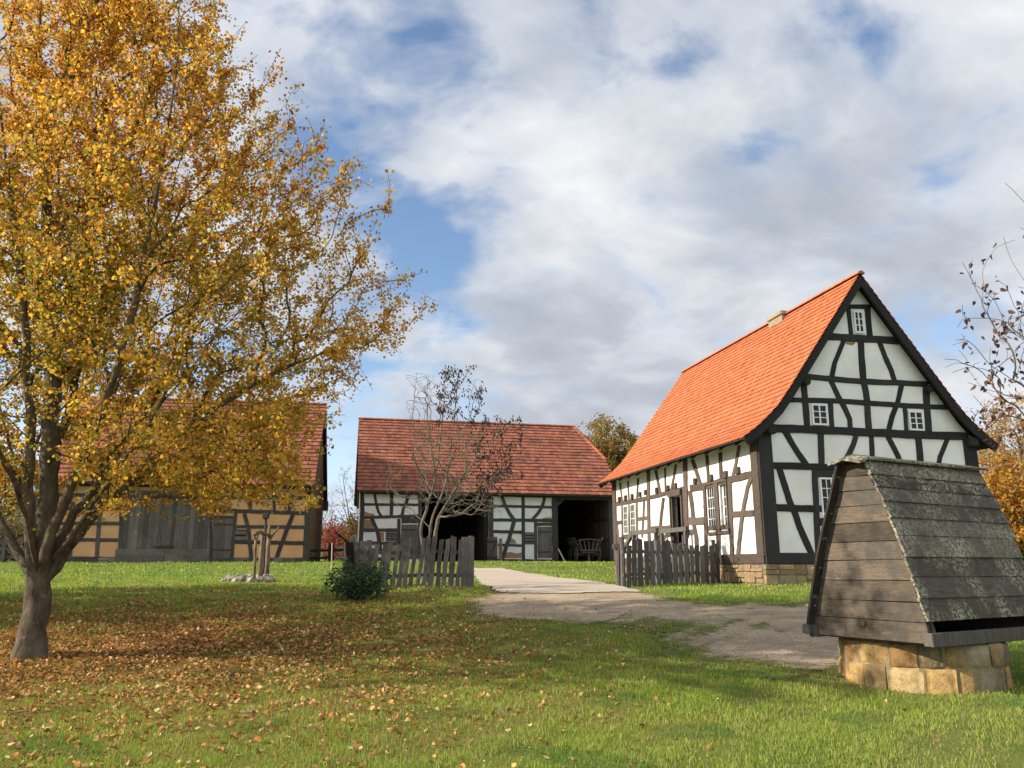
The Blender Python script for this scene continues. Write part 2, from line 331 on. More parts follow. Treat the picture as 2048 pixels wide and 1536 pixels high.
den = W_.math('ADD', W_.math('MAXIMUM', sep.outputs[2], 0.0), .42)
cmb = W_.n('ShaderNodeCombineXYZ'); W_.l(W_.math('DIVIDE', sep.outputs[0], den), cmb.inputs[0]); W_.l(W_.math('DIVIDE', sep.outputs[1], den), cmb.inputs[1]); cmb.inputs[2].default_value = 1.7
mpn = W_.n('ShaderNodeMapping'); mpn.inputs['Rotation'].default_value = (0, 0, math.radians(-38)); mpn.inputs['Scale'].default_value = (1.0, 1.35, 1); W_.l(cmb.outputs[0], mpn.inputs[0])
cv = mpn.outputs[0]
warp = W_.n('ShaderNodeTexNoise', Scale=2.2, Detail=3.0); W_.l(cv, warp.inputs['Vector'])
wv = W_.n('ShaderNodeVectorMath', operation='MULTIPLY_ADD'); W_.l(warp.outputs['Color'], wv.inputs[0]); wv.inputs[1].default_value = (.22, .22, .22); W_.l(cv, wv.inputs[2]); cw = wv.outputs[0]
n1 = W_.noise(2.3, 10, .50, cw); n2 = W_.noise(5.6, 9, .54, cw)
dens = W_.math('ADD', W_.math('MULTIPLY', n1, .52), W_.math('MULTIPLY', n2, .48))
def blob(px, py, size, amt, base):
    d = ray(px, py); d = d/np.linalg.norm(d)
    return dblob(d, size, amt, base)
def dblob(d, size, amt, base):
    dp = W_.n('ShaderNodeVectorMath', operation='DISTANCE'); W_.l(gen, dp.inputs[0]); dp.inputs[1].default_value = tuple(d)
    k = W_.math('DIVIDE', dp.outputs['Value'], size); e = W_.math('POWER', 2.718, W_.math('MULTIPLY', W_.math('MULTIPLY', k, k), -1.0))
    return W_.math('ADD', base, W_.math('MULTIPLY', e, amt))
for (px, py, s_, a_) in SKYBLOBS: dens = blob(px, py, s_, a_, dens)
dens = dblob(az(180)*.8+np.array([0, 0, .6]), .9, .15, dens)  # unseen cloud cover added behind the camera to carry the fill light
mask = W_.ramp(dens, [(.40, 0), (.445, .35), (.49, .78), (.56, 1)])
# lit tops and grey undersides of the clouds themselves
n3 = W_.noise(4.2, 9, .5, cw); n4 = W_.noise(11, 6, .6, cw)
shade = W_.math('ADD', W_.math('ADD', W_.math('MULTIPLY', n3, .60), W_.math('MULTIPLY', n4, .17)), W_.math('MULTIPLY', W_.math('SUBTRACT', .60, dens), .22))
for (px, py, s_, a_) in SKYSHADE: shade = blob(px, py, s_, a_, shade)
cc = W_.ramp(shade, [(.20, (.42, .465, .54)), (.32, (.53, .57, .645)), (.42, (.71, .74, .79)), (.54, (.90, .90, .915))])
bright = dblob(az(180)*.8+np.array([0, 0, .6]), .95, BACKFILL, W_.math('MULTIPLY', CLOUD*.66/SKYS, 1.0))  # added glow behind the camera, out of view, brightens the shaded gable
bright = dblob(sdv, .55, BACKFILL*.8, bright)  # same added fill glow around the sun, also out of view
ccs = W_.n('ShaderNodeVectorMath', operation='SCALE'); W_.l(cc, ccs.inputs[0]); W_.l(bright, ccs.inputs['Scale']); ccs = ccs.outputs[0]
skc = sky.outputs[0]
hz = W_.ramp(sep.outputs[2], [(0.0, 1), (.10, .8), (.24, 0)]); skc = W_.mix(skc, (3.7, 4.7, 6.1), W_.math('MULTIPLY', hz, .9))
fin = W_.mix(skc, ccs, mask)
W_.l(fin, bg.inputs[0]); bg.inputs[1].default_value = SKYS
vs = scene.view_settings; vs.view_transform = 'Standard'; vs.look = 'None'; vs.exposure = EXPO; vs.gamma = 1; vs.use_curve_mapping = False
# ------------------------------------------------------------------ building helpers
def resample(pts, step):
    pts = [np.array(p, float) for p in pts]; out = [pts[0]]
    for a, b in zip(pts[:-1], pts[1:]):
        k = max(1, int(round(np.linalg.norm(b-a)/step)))
        for i in range(1, k+1): out.append(a+(b-a)*i/k)
    return out
_bi = [0]
def beam_px(mb, pl, pts, w, proud=.03, back=.05, tone=None, step=9, wobble=.05):
    """A hewn timber traced as a centre line in the photograph and put on its real wall plane."""
    P = resample(pts, step)
    if len(P) == 2: P = [P[0], (P[0]+P[1])/2, P[1]]
    n = len(P); L, Rr = [], []; ph = random.uniform(0, 9)
    for i, p in enumerate(P):
        t = P[min(i+1, n-1)]-P[max(i-1, 0)]; t = t/np.linalg.norm(t); q = np.array([-t[1], t[0]])
        wl = w/2*(1+wobble*math.sin(i*.9+ph)+random.uniform(-wobble, wobble)*.7); wr = w/2*(1+wobble*math.sin(i*.7+ph*2)+random.uniform(-wobble, wobble)*.7)
        L.append(pl.uz(*(p-q*wl))); Rr.append(pl.uz(*(p+q*wr)))
    beam_uz(mb, pl, L, Rr, proud, back, tone)
def beam_uz(mb, pl, L, Rr, proud=.03, back=.05, tone=None):
    _bi[0] += 1; d = proud+.0017*(_bi[0] % 9); k = tone if tone else random.uniform(.8, 1.25)
    mb.col = (k, k*random.uniform(.96, 1.02), k*random.uniform(.94, 1.03)); n = len(L); vs = []; fs = []
    for i in range(n):
        l = np.array(L[i]); r = np.array(Rr[i]); wd = np.linalg.norm(r-l); u = (r-l)/max(wd, 1e-6); ch = min(.014, wd*.15); j = random.uniform(-.0007, .0007)
        for (q, o) in ((l, -back), (l, d-ch), (l+u*ch, d+j), (r-u*ch, d+j), (r, d-ch), (r, -back)): vs.append(pl.to3(q[0], q[1], o))
    for i in range(n-1):
        for k_ in range(6): fs.append((i*6+k_, (i+1)*6+k_, (i+1)*6+(k_+1) % 6, i*6+(k_+1) % 6))
    fs += [tuple(range(6)), tuple((n-1)*6+k_ for k_ in range(5, -1, -1))]
    mb.add(vs, fs); mb.col = (1, 1, 1)
def beam_m(mb, pl, u0, z0, u1, z1, w, proud=.03, back=.05, tone=None, wobble=.03):
    P = resample([(u0, z0), (u1, z1)], .3); n = len(P); t = P[-1]-P[0]; t = t/np.linalg.norm(t); q = np.array([-t[1], t[0]])
    L = [p+q*w/2*(1+random.uniform(-wobble, wobble)) for p in P]; R_ = [p-q*w/2*(1+random.uniform(-wobble, wobble)) for p in P]
    beam_uz(mb, pl, L, R_, proud, back, tone)
def wall_holes(mb, pl, u0, u1, z0, z1, holes, th):
    us = sorted({u0, u1, *[h[0] for h in holes], *[h[1] for h in holes]}); zs = sorted({z0, z1, *[h[2] for h in holes], *[h[3] for h in holes]})
    us = [u for u in us if u0 <= u <= u1]; zs = [z for z in zs if z0 <= z <= z1]
    for a, b in zip(us[:-1], us[1:]):
        for c, d in zip(zs[:-1], zs[1:]):
            if any(h[0]-1e-6 <= a and b <= h[1]+1e-6 and h[2]-1e-6 <= c and d <= h[3]+1e-6 for h in holes): continue
            slab(mb, pl, a, b, c, d, 0, -th)
def slab(mb, pl, a, b, c, d, o0, o1):
    mb.hexa([pl.to3(a, c, o0), pl.to3(b, c, o0), pl.to3(b, c, o1), pl.to3(a, c, o1), pl.to3(a, d, o0), pl.to3(b, d, o0), pl.to3(b, d, o1), pl.to3(a, d, o1)])
def polyslab(mb, pl, pts, o0, o1):
    n = len(pts); vs = [pl.to3(u, z, o0) for u, z in pts]+[pl.to3(u, z, o1) for u, z in pts]
    mb.add(vs, [tuple(range(n)), tuple(range(2*n-1, n-1, -1))]+[(i, i+n, (i+1) % n+n, (i+1) % n) for i in range(n)])
def window(pl, u0, u1, z0, z1, parent, cols, rows, fw=.05, mid=False, proud=.035, back=.03, mat=None, name='window', gap=.022):
    """white casement: frame with glazing bars, and the glass as its pane"""
    mb = MB(); mb.col = (.80, .80, .78) if mat is None else (1, 1, 1)
    slab(mb, pl, u0, u0+fw, z0, z1, proud, -back); slab(mb, pl, u1-fw, u1, z0, z1, proud, -back)
    slab(mb, pl, u0+fw, u1-fw, z0, z0+fw, proud-.001, -back); slab(mb, pl, u0+fw, u1-fw, z1-fw, z1, proud-.001, -back)
    for i in range(1, cols):
        u = u0+fw+(u1-u0-2*fw)*i/cols; g = gap*(1.9 if mid and i*2 == cols else 1); slab(mb, pl, u-g/2, u+g/2, z0+fw, z1-fw, proud-.008, -.008)
    for i in range(1, rows):
        z = z0+fw+(z1-z0-2*fw)*i/rows; slab(mb, pl, u0+fw, u1-fw, z-gap/2, z+gap/2, proud-.012, -.006)
    o = mb.build(name, mat or M['white_paint'], parent)
    g = MB(); slab(g, pl, u0+fw*.8, u1-fw*.8, z0+fw*.8, z1-fw*.8, proud-.022, -.004-back*.3); g.build('pane', M['glass'], o)
    return o
def tiles(mb, O, g, down, nrm, length, width, course, tw, u_rng, base, var, round_end=True, rnd=random, lip=.034):
    """courses of real clay tiles: O is the ridge corner, g along the ridge, down the slope direction; u_rng(s) gives the limits at slope distance s"""
    nC = int(round(length/course)); course = length/nC
    for r in range(nC):
        s0 = r*course-.04; s1 = (r+1)*course+.035; lo_, hi_ = u_rng((r+.5)*course); off = (tw/2 if r % 2 else 0); k0 = int(math.floor((lo_-off)/tw))
        u = k0*tw+off
        while u < hi_:
            a = max(u+.003, lo_); b = min(u+tw-.003, hi_)
            if b-a > .02:
                sk = rnd.uniform(-.006, .006); h1 = lip*rnd.uniform(.88, 1.12); e = s1+rnd.uniform(-.006, .006); w_ = (b-a)
                k = 1+rnd.gauss(0, var); mb.col = (base[0]*k, base[1]*k*rnd.uniform(.93, 1.07), base[2]*k*rnd.uniform(.9, 1.1))
                if round_end: prof = [(a, e-.055), (a+w_*.18, e-.018), (a+w_*.5, e), (b-w_*.18, e-.018), (b, e-.055)]
                else: prof = [(a, e), (a+w_*.5, e+sk), (b, e+sk*.5)]
                top = [(a, s0), (b, s0)]; m_ = len(prof); ht = lambda s: .006+(h1-.006)*(s-s0)/(s1-s0)
                vs = [O+g*top[0][0]+down*top[0][1]+nrm*.006]+[O+g*p[0]+down*p[1]+nrm*ht(p[1]) for p in prof]+[O+g*top[1][0]+down*top[1][1]+nrm*.006]+[O+g*p[0]+down*p[1]+nrm*(ht(p[1])-lip*.8) for p in prof]
                fs = [tuple(range(m_+1, -1, -1))]+[(1+i, 2+i, m_+3+i, m_+2+i) for i in range(m_-1)]
                mb.add(vs, fs)
            u += tw
    mb.col = (1, 1, 1)
def ridge_caps(mb, A, B, up, base, step=.36, r=.11, lift=.02):
    A = np.array(A, float); B = np.array(B, float); L = np.linalg.norm(B-A); d = (B-A)/L; side = np.cross(d, up); side /= np.linalg.norm(side); up = np.cross(side, d); n = int(L/step); step = L/n
    for i in range(n):
        k = random.uniform(.85, 1.15); mb.col = tuple(x*k for x in base); vs = []; r0, r1 = r*1.0, r*1.16
        for (s, rr) in ((i*step-.03, r0), ((i+1)*step+.02, r1)):
            for q in range(7):
                th = PI*(q/6)*1.0; vs.append(A+d*s+side*math.cos(th)*rr+up*(math.sin(th)*rr*.8+lift-.03))
        fs = [(q, q+1, 8+q, 7+q) for q in range(6)]+[tuple(range(6, -1, -1)), tuple(range(7, 14))]
        mb.add(vs, fs)
    mb.col = (1, 1, 1)
def stone_wall(mb, pl, u0, u1, z0, z1, courses, pal, lmin=.22, lmax=.62, depth=.10, proud=.05):
    hs = np.array([random.uniform(.75, 1.35) for _ in range(courses)]); hs = hs/hs.sum()*(z1-z0); z = z1
    for h in hs:
        u = u0
        while u < u1-.02:
            l = random.uniform(lmin, lmax)
            if u1-(u+l) < lmin*.7: l = u1-u
            parts = [(z-h/2, h)] if h < .2 or random.random() < .6 else [(z-h*.27, h*.52), (z-h*.77, h*.46)]
            for (zc, hh) in parts:
                b = random.choice(pal); k = random.uniform(.75, 1.2); mb.col = tuple(x*k for x in b); pr = proud+random.uniform(-.02, .02)
                c = pl.to3(u+l/2, zc+random.uniform(-.008, .008), pr-depth/2); mb.rbox(c, l-.02, depth, hh-.018, pl.g, pl.n, (0, 0, 1), .16, .007)
            u += l
        z -= h
    mb.col = (1, 1, 1)
def plank_run(mb, pl, u0, u1, z0, z1, w, proud, th=.025, gap=.006, vert=True, tone=(.75, 1.2), jz=0.0):
    a = u0 if vert else z0; end = u1 if vert else z1
    while a < end-.01:
        ww = min(w*random.uniform(.8, 1.25), end-a)
        if end-(a+ww) < w*.3: ww = end-a
        k = random.uniform(*tone); mb.col = (k, k*random.uniform(.95, 1.02), k*random.uniform(.92, 1.03)); o = proud+random.uniform(-.004, .006)
        if vert: slab(mb, pl, a+gap/2, a+ww-gap/2, z0+random.uniform(0, jz), z1-random.uniform(0, jz), o, o-th)
        else: slab(mb, pl, u0, u1, a+gap/2, a+ww-gap/2, o, o-th)
        a += ww
    mb.col = (1, 1, 1)
# ------------------------------------------------------------------ the half-timbered house
Z1 = lambda x, y: (1480+x*.27734, 520+y*.27734)
S5 = lambda x, y: (1530+x/4.8, 860+y/4.8)
S4 = lambda x, y: (1380+x/5.122, 880+y/5.12)
S3 = lambda x, y: (1220+x/5.483, 900+y/5.486)
HY = -12.353; he = az(HY); hg = az(HY+90); HO = np.array([6.543, 21.0, 0]); HW, HL = 6.80, 11.45
HZS, HZT, HZR, HCV = 1.70, 5.15, 9.78, 3.40
GP = Plane(HO, hg, -he)                      # gable, facing the lawn
EP = Plane(HO, he, -hg)                      # eave wall, facing the drive
FP = Plane(HO+he*HL, hg, he); BP = Plane(HO+hg*HW, he, hg)
house = empty('timber_framed_house', (HO[0]+hg[0]*3.4+he[0]*5.7, HO[1]+hg[1]*3.4+he[1]*5.7, 1.0), 'white half timbered farmhouse with dark beams and a steep bright orange tiled roof', 'house')
# wall openings on the eave wall, measured from the photograph
def rect(pl, f, x0, y0, x1, y1):
    a = pl.uz(*f(x0, y0)); b = pl.uz(*f(x1, y1)); return [min(a[0], b[0]), max(a[0], b[0]), min(a[1], b[1]), max(a[1], b[1])]
winA = rect(EP, S4, 172, 505, 280, 862); winB = rect(EP, S4, 300, 482, 405, 850)
door = rect(EP, S3, 676, 505, 806, 890); door[2] = HZS+.12; door[3] = EP.uz(*S3(740, 505))[1]
winC = rect(EP, S3, 148, 605, 210, 920); winD = rect(EP, S3, 222, 580, 292, 917)
for w2 in (winA, winB): w2[2], w2[3] = 2.62, 4.02
wz = EP.uz(*S3(220, 920))[1], EP.uz(*S3(220, 598))[1]
for w2 in (winC, winD): w2[2], w2[3] = wz
mb = MB()
wall_holes(mb, EP, 0.19, HL-.19, HZS, HZT+.02, [winB, door], .18)
gpts = [(0, HZS), (HW, HZS), (HW, HZT), (6.38, 5.56), (HCV, 9.64), (.42, 5.56), (0, HZT)]
polyslab(mb, GP, gpts, 0, -.18); polyslab(mb, FP, gpts, 0, -.18); slab(mb, BP, .19, HL-.19, HZS, HZT+.1, 0, -.18)
mb.build('wall', M['plaster'], house)
# timber frame --------------------------------------------------------------
T = MB(); TE = MB()
def gb(pts, w, f=Z1, sc=3.606, **k): beam_px(T, GP, [f(*p) for p in pts], w/sc, **k)
gb([(735, 335), (940, 338)], 32); gb([(600, 550), (1140, 583)], 52)
gb([(440, 837), (650, 857), (870, 876), (1110, 885), (1350, 896)], 40)
gb([(330, 1008), (450, 1011), (690, 1016), (900, 1030), (1110, 1045), (1320, 1057), (1490, 1063)], 36)
gb([(150, 1210), (500, 1222), (900, 1242), (1300, 1262), (1640, 1272)], 56, proud=.045)
gb([(70, 338), (300, 345), (520, 355)], 62, S5, 4.8); gb([(85, 743), (300, 752), (470, 756)], 66, S5, 4.8)
beam_m(T, GP, .3, GP.uz(*S5(300, 345))[1]-.01, HW-.3, GP.uz(*S5(300, 345))[1]-.01, .17); beam_m(T, GP, .3, GP.uz(*S5(300, 752))[1], HW-.3, GP.uz(*S5(300, 752))[1]+.01, .17)
beam_m(T, GP, 0, HZS+.14, HW, HZS+.14, .28, .05); beam_m(TE, EP, 0, HZS+.135, HL, HZS+.135, .27, .05)
gb([(779, 350), (800, 535)], 30); gb([(915, 345), (935, 550)], 40)
gb([(868, 575), (875, 700), (888, 870)], 44); gb([(748, 575), (715, 660), (680, 745), (660, 845)], 32); gb([(998, 580), (1045, 700), (1085, 790), (1115, 880)], 32)
gb([(888, 870), (905, 950), (915, 1030), (927, 1235)], 42)
gb([(652, 868), (708, 985), (750, 1060), (790, 1150), (794, 1220)], 36); gb([(1165, 895), (1135, 1030), (1095, 1130), (1068, 1240)], 36)
gb([(457, 900), (468, 1000), (484, 1215)], 44); gb([(650, 1030), (662, 1220)], 34); gb([(1338, 925), (1345, 1040), (1360, 1255)], 46); gb([(1186, 1065), (1200, 1250)], 28)
gb([(318, 1225), (365, 1310), (415, 1390), (478, 1480)], 40); gb([(580, 1240), (586, 1480)], 42)
gb([(838, 1255), (815, 1330), (788, 1390), (755, 1450), (735, 1480)], 36); gb([(945, 1260), (957, 1490)], 34)
gb([(1062, 1265), (1105, 1350), (1140, 1420), (1165, 1500)], 36); gb([(1283, 1270), (1303, 1500)], 46); gb([(1502, 1275), (1470, 1350), (1440, 1420), (1425, 1500)], 32)
gb([(128, 345), (185, 530), (243, 705), (275, 770), (330, 930), (400, 1090), (445, 1190)], 58, S5, 4.8)
gb([(472, 365), (488, 700), (508, 1190)], 55, S5, 4.8)
gw = rect(GP, S5, 508, 455, 775, 845); wl = gw[0]
beam_m(T, GP, gw[1]+.12, HZS+.25, gw[1]+.12, 4.1, .22); beam_m(T, GP, gw[0]-.1, gw[2]-.11, gw[1]+.2, gw[2]-.11, .2); beam_m(T, GP, gw[0]-.1, gw[3]+.1, gw[1]+.2, gw[3]+.1, .19)
for u in (4.05, 5.35): beam_m(T, GP, u, HZS+.25, u, 4.1, .2)
beam_m(T, GP, 6.45, 4.0, 5.75, HZS+.25, .19)
# corner posts wrap both walls
TB2 = MB(); TB3 = MB()
for (pl, s) in ((GP, 1), (FP, 1)):
    for u in (.19, HW-.20): beam_m(T if pl is GP else TB2, pl, u, HZS+.2, u, HZT+.06, .42 if u < 1 else .40, .048, wobble=.015)
for pl in (EP, BP):
    for u in (.17, HL-.14): beam_m(TE if pl is EP else TB3, pl, u, HZS+.2, u, HZT+.08, .36, .047, wobble=.015)
# purlin ends
for (x, y, r_) in ((457, 885, .11), (1340, 935, .11)):
    u, z = GP.uz(*Z1(x, y)); T.tube([GP.to3(u, z, -.05), GP.to3(u, z, .2)], r_, 9, True, .06)
for (x, y) in ((1650, 1320), (200, 1225)):
    u, z = GP.uz(*Z1(x, y)); T.rbox(GP.to3(u, z, .1), .27, .3, .26, GP.g, GP.n, (0, 0, 1), .12, .006)
# eave wall
def eb(pts, w, f=S4, sc=5.12, **k): beam_px(TE, EP, [f(*p) for p in pts], w/sc, step=5, **k)
eb([(660, 346), (520, 380), (400, 410), (250, 448), (130, 480), (5, 492)], 76, wobble=.07); eb([(850, 412), (640, 470), (430, 525), (250, 562), (50, 598)], 46, S3, 5.48, wobble=.07)
beam_m(TE, EP, .2, HZT-.05, HL, HZT-.05, .2, .03)
eb([(632, 385), (595, 490), (565, 640), (540, 780), (520, 960), (498, 1180)], 36); eb([(660, 748), (425, 762)], 62)
eb([(412, 425), (428, 830), (436, 1190)], 36); eb([(152, 470), (162, 700), (174, 1190)], 26); eb([(288, 460), (294, 700), (300, 885)], 24); eb([(150, 905), (435, 895)], 60); eb([(295, 910), (298, 1190)], 42)
eb([(668, 470), (680, 700), (692, 1000)], 22, S3, 5.48); eb([(818, 440), (832, 700), (845, 1000)], 32, S3, 5.48)
eb([(829, 100), (838, 500), (850, 960)], 40, S3, 5.48, proud=.04)
eb([(592, 525), (570, 700), (552, 900), (548, 1000)], 26, S3, 5.48); eb([(440, 862), (680, 848)], 48, S3, 5.48)
eb([(425, 230), (428, 480), (436, 1100)], 30, S3, 5.48); eb([(378, 540), (370, 740), (356, 960)], 20, S3, 5.48); eb([(295, 762), (430, 742)], 42, S3, 5.48)
eb([(297, 560), (300, 750), (303, 1100)], 17, S3, 5.48); eb([(139, 600), (141, 1100)], 18, S3, 5.48); eb([(216, 575), (220, 935)], 16, S3, 5.48); eb([(135, 958), (308, 932)], 52, S3, 5.48)
eb([(68, 600), (65, 720), (87, 860), (108, 1100)], 17, S3, 5.48); eb([(50, 802), (140, 790)], 40, S3, 5.48); eb([(50, 1002), (140, 992)], 36, S3, 5.48)
for pts, w in (([(112, 360), (140, 585)], 15), ([(200, 340), (212, 565)], 15), ([(312, 310), (300, 545)], 17), ([(503, 215), (530, 350), (562, 500)], 24), ([(609, 195), (612, 470)], 13), ([(727, 160), (705, 300), (672, 460)], 19)): eb(pts, w, S3, 5.48)
for pts, w in (([(28, 205), (60, 290), (118, 470)], 30), ([(178, 160), (198, 450)], 24), ([(314, 130), (328, 420)], 28), ([(508, 60), (478, 230), (438, 390)], 28)): eb(pts, w)
eb([(5, 520), (28, 700), (50, 900), (70, 1000), (80, 1190)], 38); eb([(-10, 830), (160, 828)], 78)
# joist ends resting on the rail
jz = [S3(112, 545), S3(180, 528), S3(253, 515), S3(337, 488), S3(402, 466), S3(525, 446), S3(645, 418), S3(728, 400), S4(65, 420), S4(230, 390), S4(375, 356), S4(505, 312)]
for i, p in enumerate(jz):
    u, z = EP.uz(*p); k = random.uniform(.9, 1.2); TE.col = (k*.8, k*.8, k*.8); TE.rbox(EP.to3(u, z, .04), random.uniform(.15, .2), .10, random.uniform(.17, .22), EP.g, EP.n, (0, 0, 1), .1, .008)
TE.col = (1, 1, 1); TE.build('timber_frame', M['faded_timber'], house)
# barge boards and rafter tails
prof = [(-.56, 4.93), (-.20, 5.19), (.15, 5.48), (.50, 5.82), (.90, 6.33)]; prof = prof+[(HCV, HZR)]+[(6.8-v, z) for v, z in prof[::-1][:-1]]+[(7.28, 4.98)]; PM = 5
def barge(T, pl, off, wd):
    L = [(u, z-.055) for u, z in prof]; Rr = []
    for i, (u, z) in enumerate(prof):
        s = 1 if u < HCV else (-1 if u > HCV else 0); Rr.append((u+s*wd*.62, z-.055-wd*.72) if s else (u, z-.055-wd*1.55))
    for a in range(len(prof)-1):
        beam_uz(T, Plane(pl.O+pl.n*off, pl.g, pl.n), [L[a], L[a+1]], [Rr[a], Rr[a+1]], .025, .03, .8)
barge(T, GP, .30, .2); barge(TB2, FP, .24, .18)
# rafters visible under the barge overhang
for (a, b) in ((0, HW),): beam_m(TB2, FP, a, HZS+.14, b, HZS+.14, .27, .04); beam_m(TB3, BP, 0, HZS+.14, HL, HZS+.14, .26, .04)
T.build('timber_frame', M['house_timber'], house); TB2.build('timber_frame', M['house_timber'], house); TB3.build('timber_frame', M['house_timber'], house)
for i in range(13):
    tl = MB()
    t_ = .35+i*(HL-.5)/12; P0 = HO+he*t_
    a = P0+hg*(-.50)+np.array([0, 0, 4.84]); b = P0+hg*.25+np.array([0, 0, 5.40])
    d = (b-a)/np.linalg.norm(b-a); tl.box((a+b)/2, np.linalg.norm(b-a), .1, .12, d, he, np.cross(d, he))
    tl.build('rafter_tail', M['house_timber'], house)
# roof -----------------------------------------------------------------------
t0r, t1r = -.34, HL+.26
U = MB()
def roofpt(t_, v, z): return HO+he*t_+hg*v+np.array([0, 0, z])
for a in range(len(prof)-1):
    (v0, z0), (v1, z1) = prof[a], prof[a+1]
    U.hexa([roofpt(t0r+.03, v0, z0-.05), roofpt(t1r-.03, v0, z0-.05), roofpt(t1r-.03, v1, z1-.05), roofpt(t0r+.03, v1, z1-.05), roofpt(t0r+.03, v0, z0-.012), roofpt(t1r-.03, v0, z0-.012), roofpt(t1r-.03, v1, z1-.012), roofpt(t0r+.03, v1, z1-.012)])
roof = U.build('roof', M['house_timber'], house)
TL = MB(); TB = (.45, .138, .058)
rr = random.Random(3)
for side in (0, 1):
    pr = prof[:PM+1][::-1] if side == 0 else prof[PM:]
    for a in range(len(pr)-1):
        (v0, z0), (v1, z1) = pr[a], pr[a+1]; A = roofpt(0, v0, z0); B = roofpt(0, v1, z1); ln = np.linalg.norm(B-A); d = (B-A)/ln; nr = np.cross(he, d) if side == 0 else np.cross(d, he)
        if nr[2] < 0: nr = -nr
        tiles(TL, A, he, d, nr, ln, 0, .2, .175, lambda s: (t0r, t1r), TB, .10, True, rr, .044)
ridge_caps(TL, roofpt(t0r-.03, HCV, HZR), roofpt(t1r, HCV, HZR), np.array([0, 0, 1.0]), TB)
for q in range(20):     # verge tiles at the far end
    pass
TL.build('roof_tiles', M['tile_house'], roof)
# chimney
ch = MB(); ch.col = (.42, .33, .19)
cz = 9.2
for k, (h, e) in enumerate(((.75, 0), (.12, .05))):
    for i in range(3 if k == 0 else 1):
        for (sx, su) in ((-1, 0), (1, 0), (0, -1), (0, 1)):
            kk = random.uniform(.8, 1.15); ch.col = (.33*kk, .27*kk, .18*kk); hh = h/(3 if k == 0 else 1)
            c = roofpt(3.85+sx*(.34+e/2), HCV+.1+su*(.26+e/2), 9.0+(.75 if k else 0)+hh*(i+.5)); ch.rbox(c, (.18+e if sx else .86+e), (.7+e if sx else .18+e), hh-.012, he, hg, (0, 0, 1), .06, .006)
ch.col = (.03, .03, .03); ch.box(roofpt(3.85, HCV+.1, 9.42), .5, .4, .5, he, hg); ch.build('chimney', M['stone'], roof)
# foundation
st = MB(); PAL = [(.36, .25, .125), (.32, .23, .12), (.40, .29, .15), (.30, .215, .115), (.34, .215, .13), (.30, .24, .15), (.36, .27, .14)]
stone_wall(st, GP, -.06, HW+.06, .75, HZS-.005, 4, PAL); stone_wall(st, EP, .12, HL, .75, HZS-.005, 4, PAL)
stone_wall(st, BP, 0, HL, .7, HZS-.01, 3, PAL, .4, .9)
o = st.build('foundation', M['stone'], house)
mo = MB(); mo.col = (.16, .135, .10); slab(mo, GP, -.03, HW+.03, .4, HZS-.008, .028, -.35); slab(mo, EP, .02, HL, .4, HZS-.009, .026, -.3); slab(mo, FP, 0, HW, .4, HZS-.008, .03, -.3); slab(mo, BP, 0, HL, .4, HZS-.009, .03, -.3); mo.build('mortar', M['mortar'], o)
pc = MB(); cpts = [(1001-240, 586), (790, 580), (830, 588), (828, 606), (805, 618), (790, 612), (765, 608)]; P_ = [GP.uz(*Z1(*q)) for q in cpts]; polyslab(pc, GP, P_, .004, -.01); pc.build('bare_clay', M['clay'], house)
# windows
g1 = rect(GP, Z1, 501, 1036, 640, 1200); g2 = rect(GP, Z1, 1201, 1084, 1334, 1236); g3 = rect(GP, Z1, 797, 366, 906, 532)
window(GP, g1[0]+.03, g1[1]-.02, g1[2]+.02, g1[3]-.0, house, 2, 3, .05, True, .045); window(GP, g2[0]+.02, g2[1]-.03, g2[2]+.01, g2[3]-.01, house, 2, 3, .05, True, .045); window(GP, g3[0]+.06, g3[1]-.04, g3[2], g3[3], house, 2, 3, .05, True, .045)
window(GP, gw[0]+.02, gw[1], gw[2], gw[3], house, 4, 4, .05, True, .04)
window(GP, 4.18, 5.22, gw[2], gw[3], house, 4, 4, .05, True, .04)
window(EP, winA[0]+.03, winA[1]-.03, winA[2]+.03, winA[3]-.03, house, 3, 4, .045, False, .03, .05, gap=.016)
window(EP, winC[0]+.02, winC[1]-.02, winC[2], winC[3], house, 3, 4, .04, False, .03, .05, gap=.016); window(EP, winD[0]+.02, winD[1]-.02, winD[2], winD[3], house, 3, 4, .04, False, .03, .05, gap=.016)
# the open window: white lining frame in the hole and its sash swung inwards
wb = MB(); wb.col = (.78, .78, .76); u0, u1, z0, z1 = winB[0]+.02, winB[1]-.02, winB[2]+.02, winB[3]-.02
for (a, b, c, d) in ((u0, u0+.05, z0, z1), (u1-.05, u1, z0, z1), (u0+.05, u1-.05, z0, z0+.06), (u0+.05, u1-.05, z1-.06, z1)): slab(wb, EP, a, b, c, d, .03, -.05)
wo_ = wb.build('window', M['white_paint'], house)
ang = math.radians(14); hp = EP.to3(u1-.06, 0, -.05); sg = -EP.g*math.cos(ang)-EP.n*math.sin(ang); sn = np.cross(sg, np.array([0, 0, 1.0])); SP = Plane(hp, sg, sn)
window(SP, .02, u1-u0-.1, z0+.07, z1-.07, house, 3, 4, .045, False, .02, .02, name='open_sash', gap=.016)
rz0, rz1 = winA[2], winA[3]; lo_u, hi_u = min(winA[0], winB[0]), max(winA[1], winB[1]); mid_a, mid_b = sorted((winA[0], winB[1]))
tr = MB()
for (a, b, c, d) in ((lo_u-.06, hi_u+.06, rz0-.07, rz0), (lo_u-.06, hi_u+.06, rz1, rz1+.06), (lo_u-.06, lo_u, rz0, rz1), (hi_u, hi_u+.06, rz0, rz1), (mid_a, mid_b, rz0, rz1)): slab(tr, EP, a, b, c, d, .062+random.uniform(0, .006), .01)
tr.build('window_surround', M['faded_timber'], house)
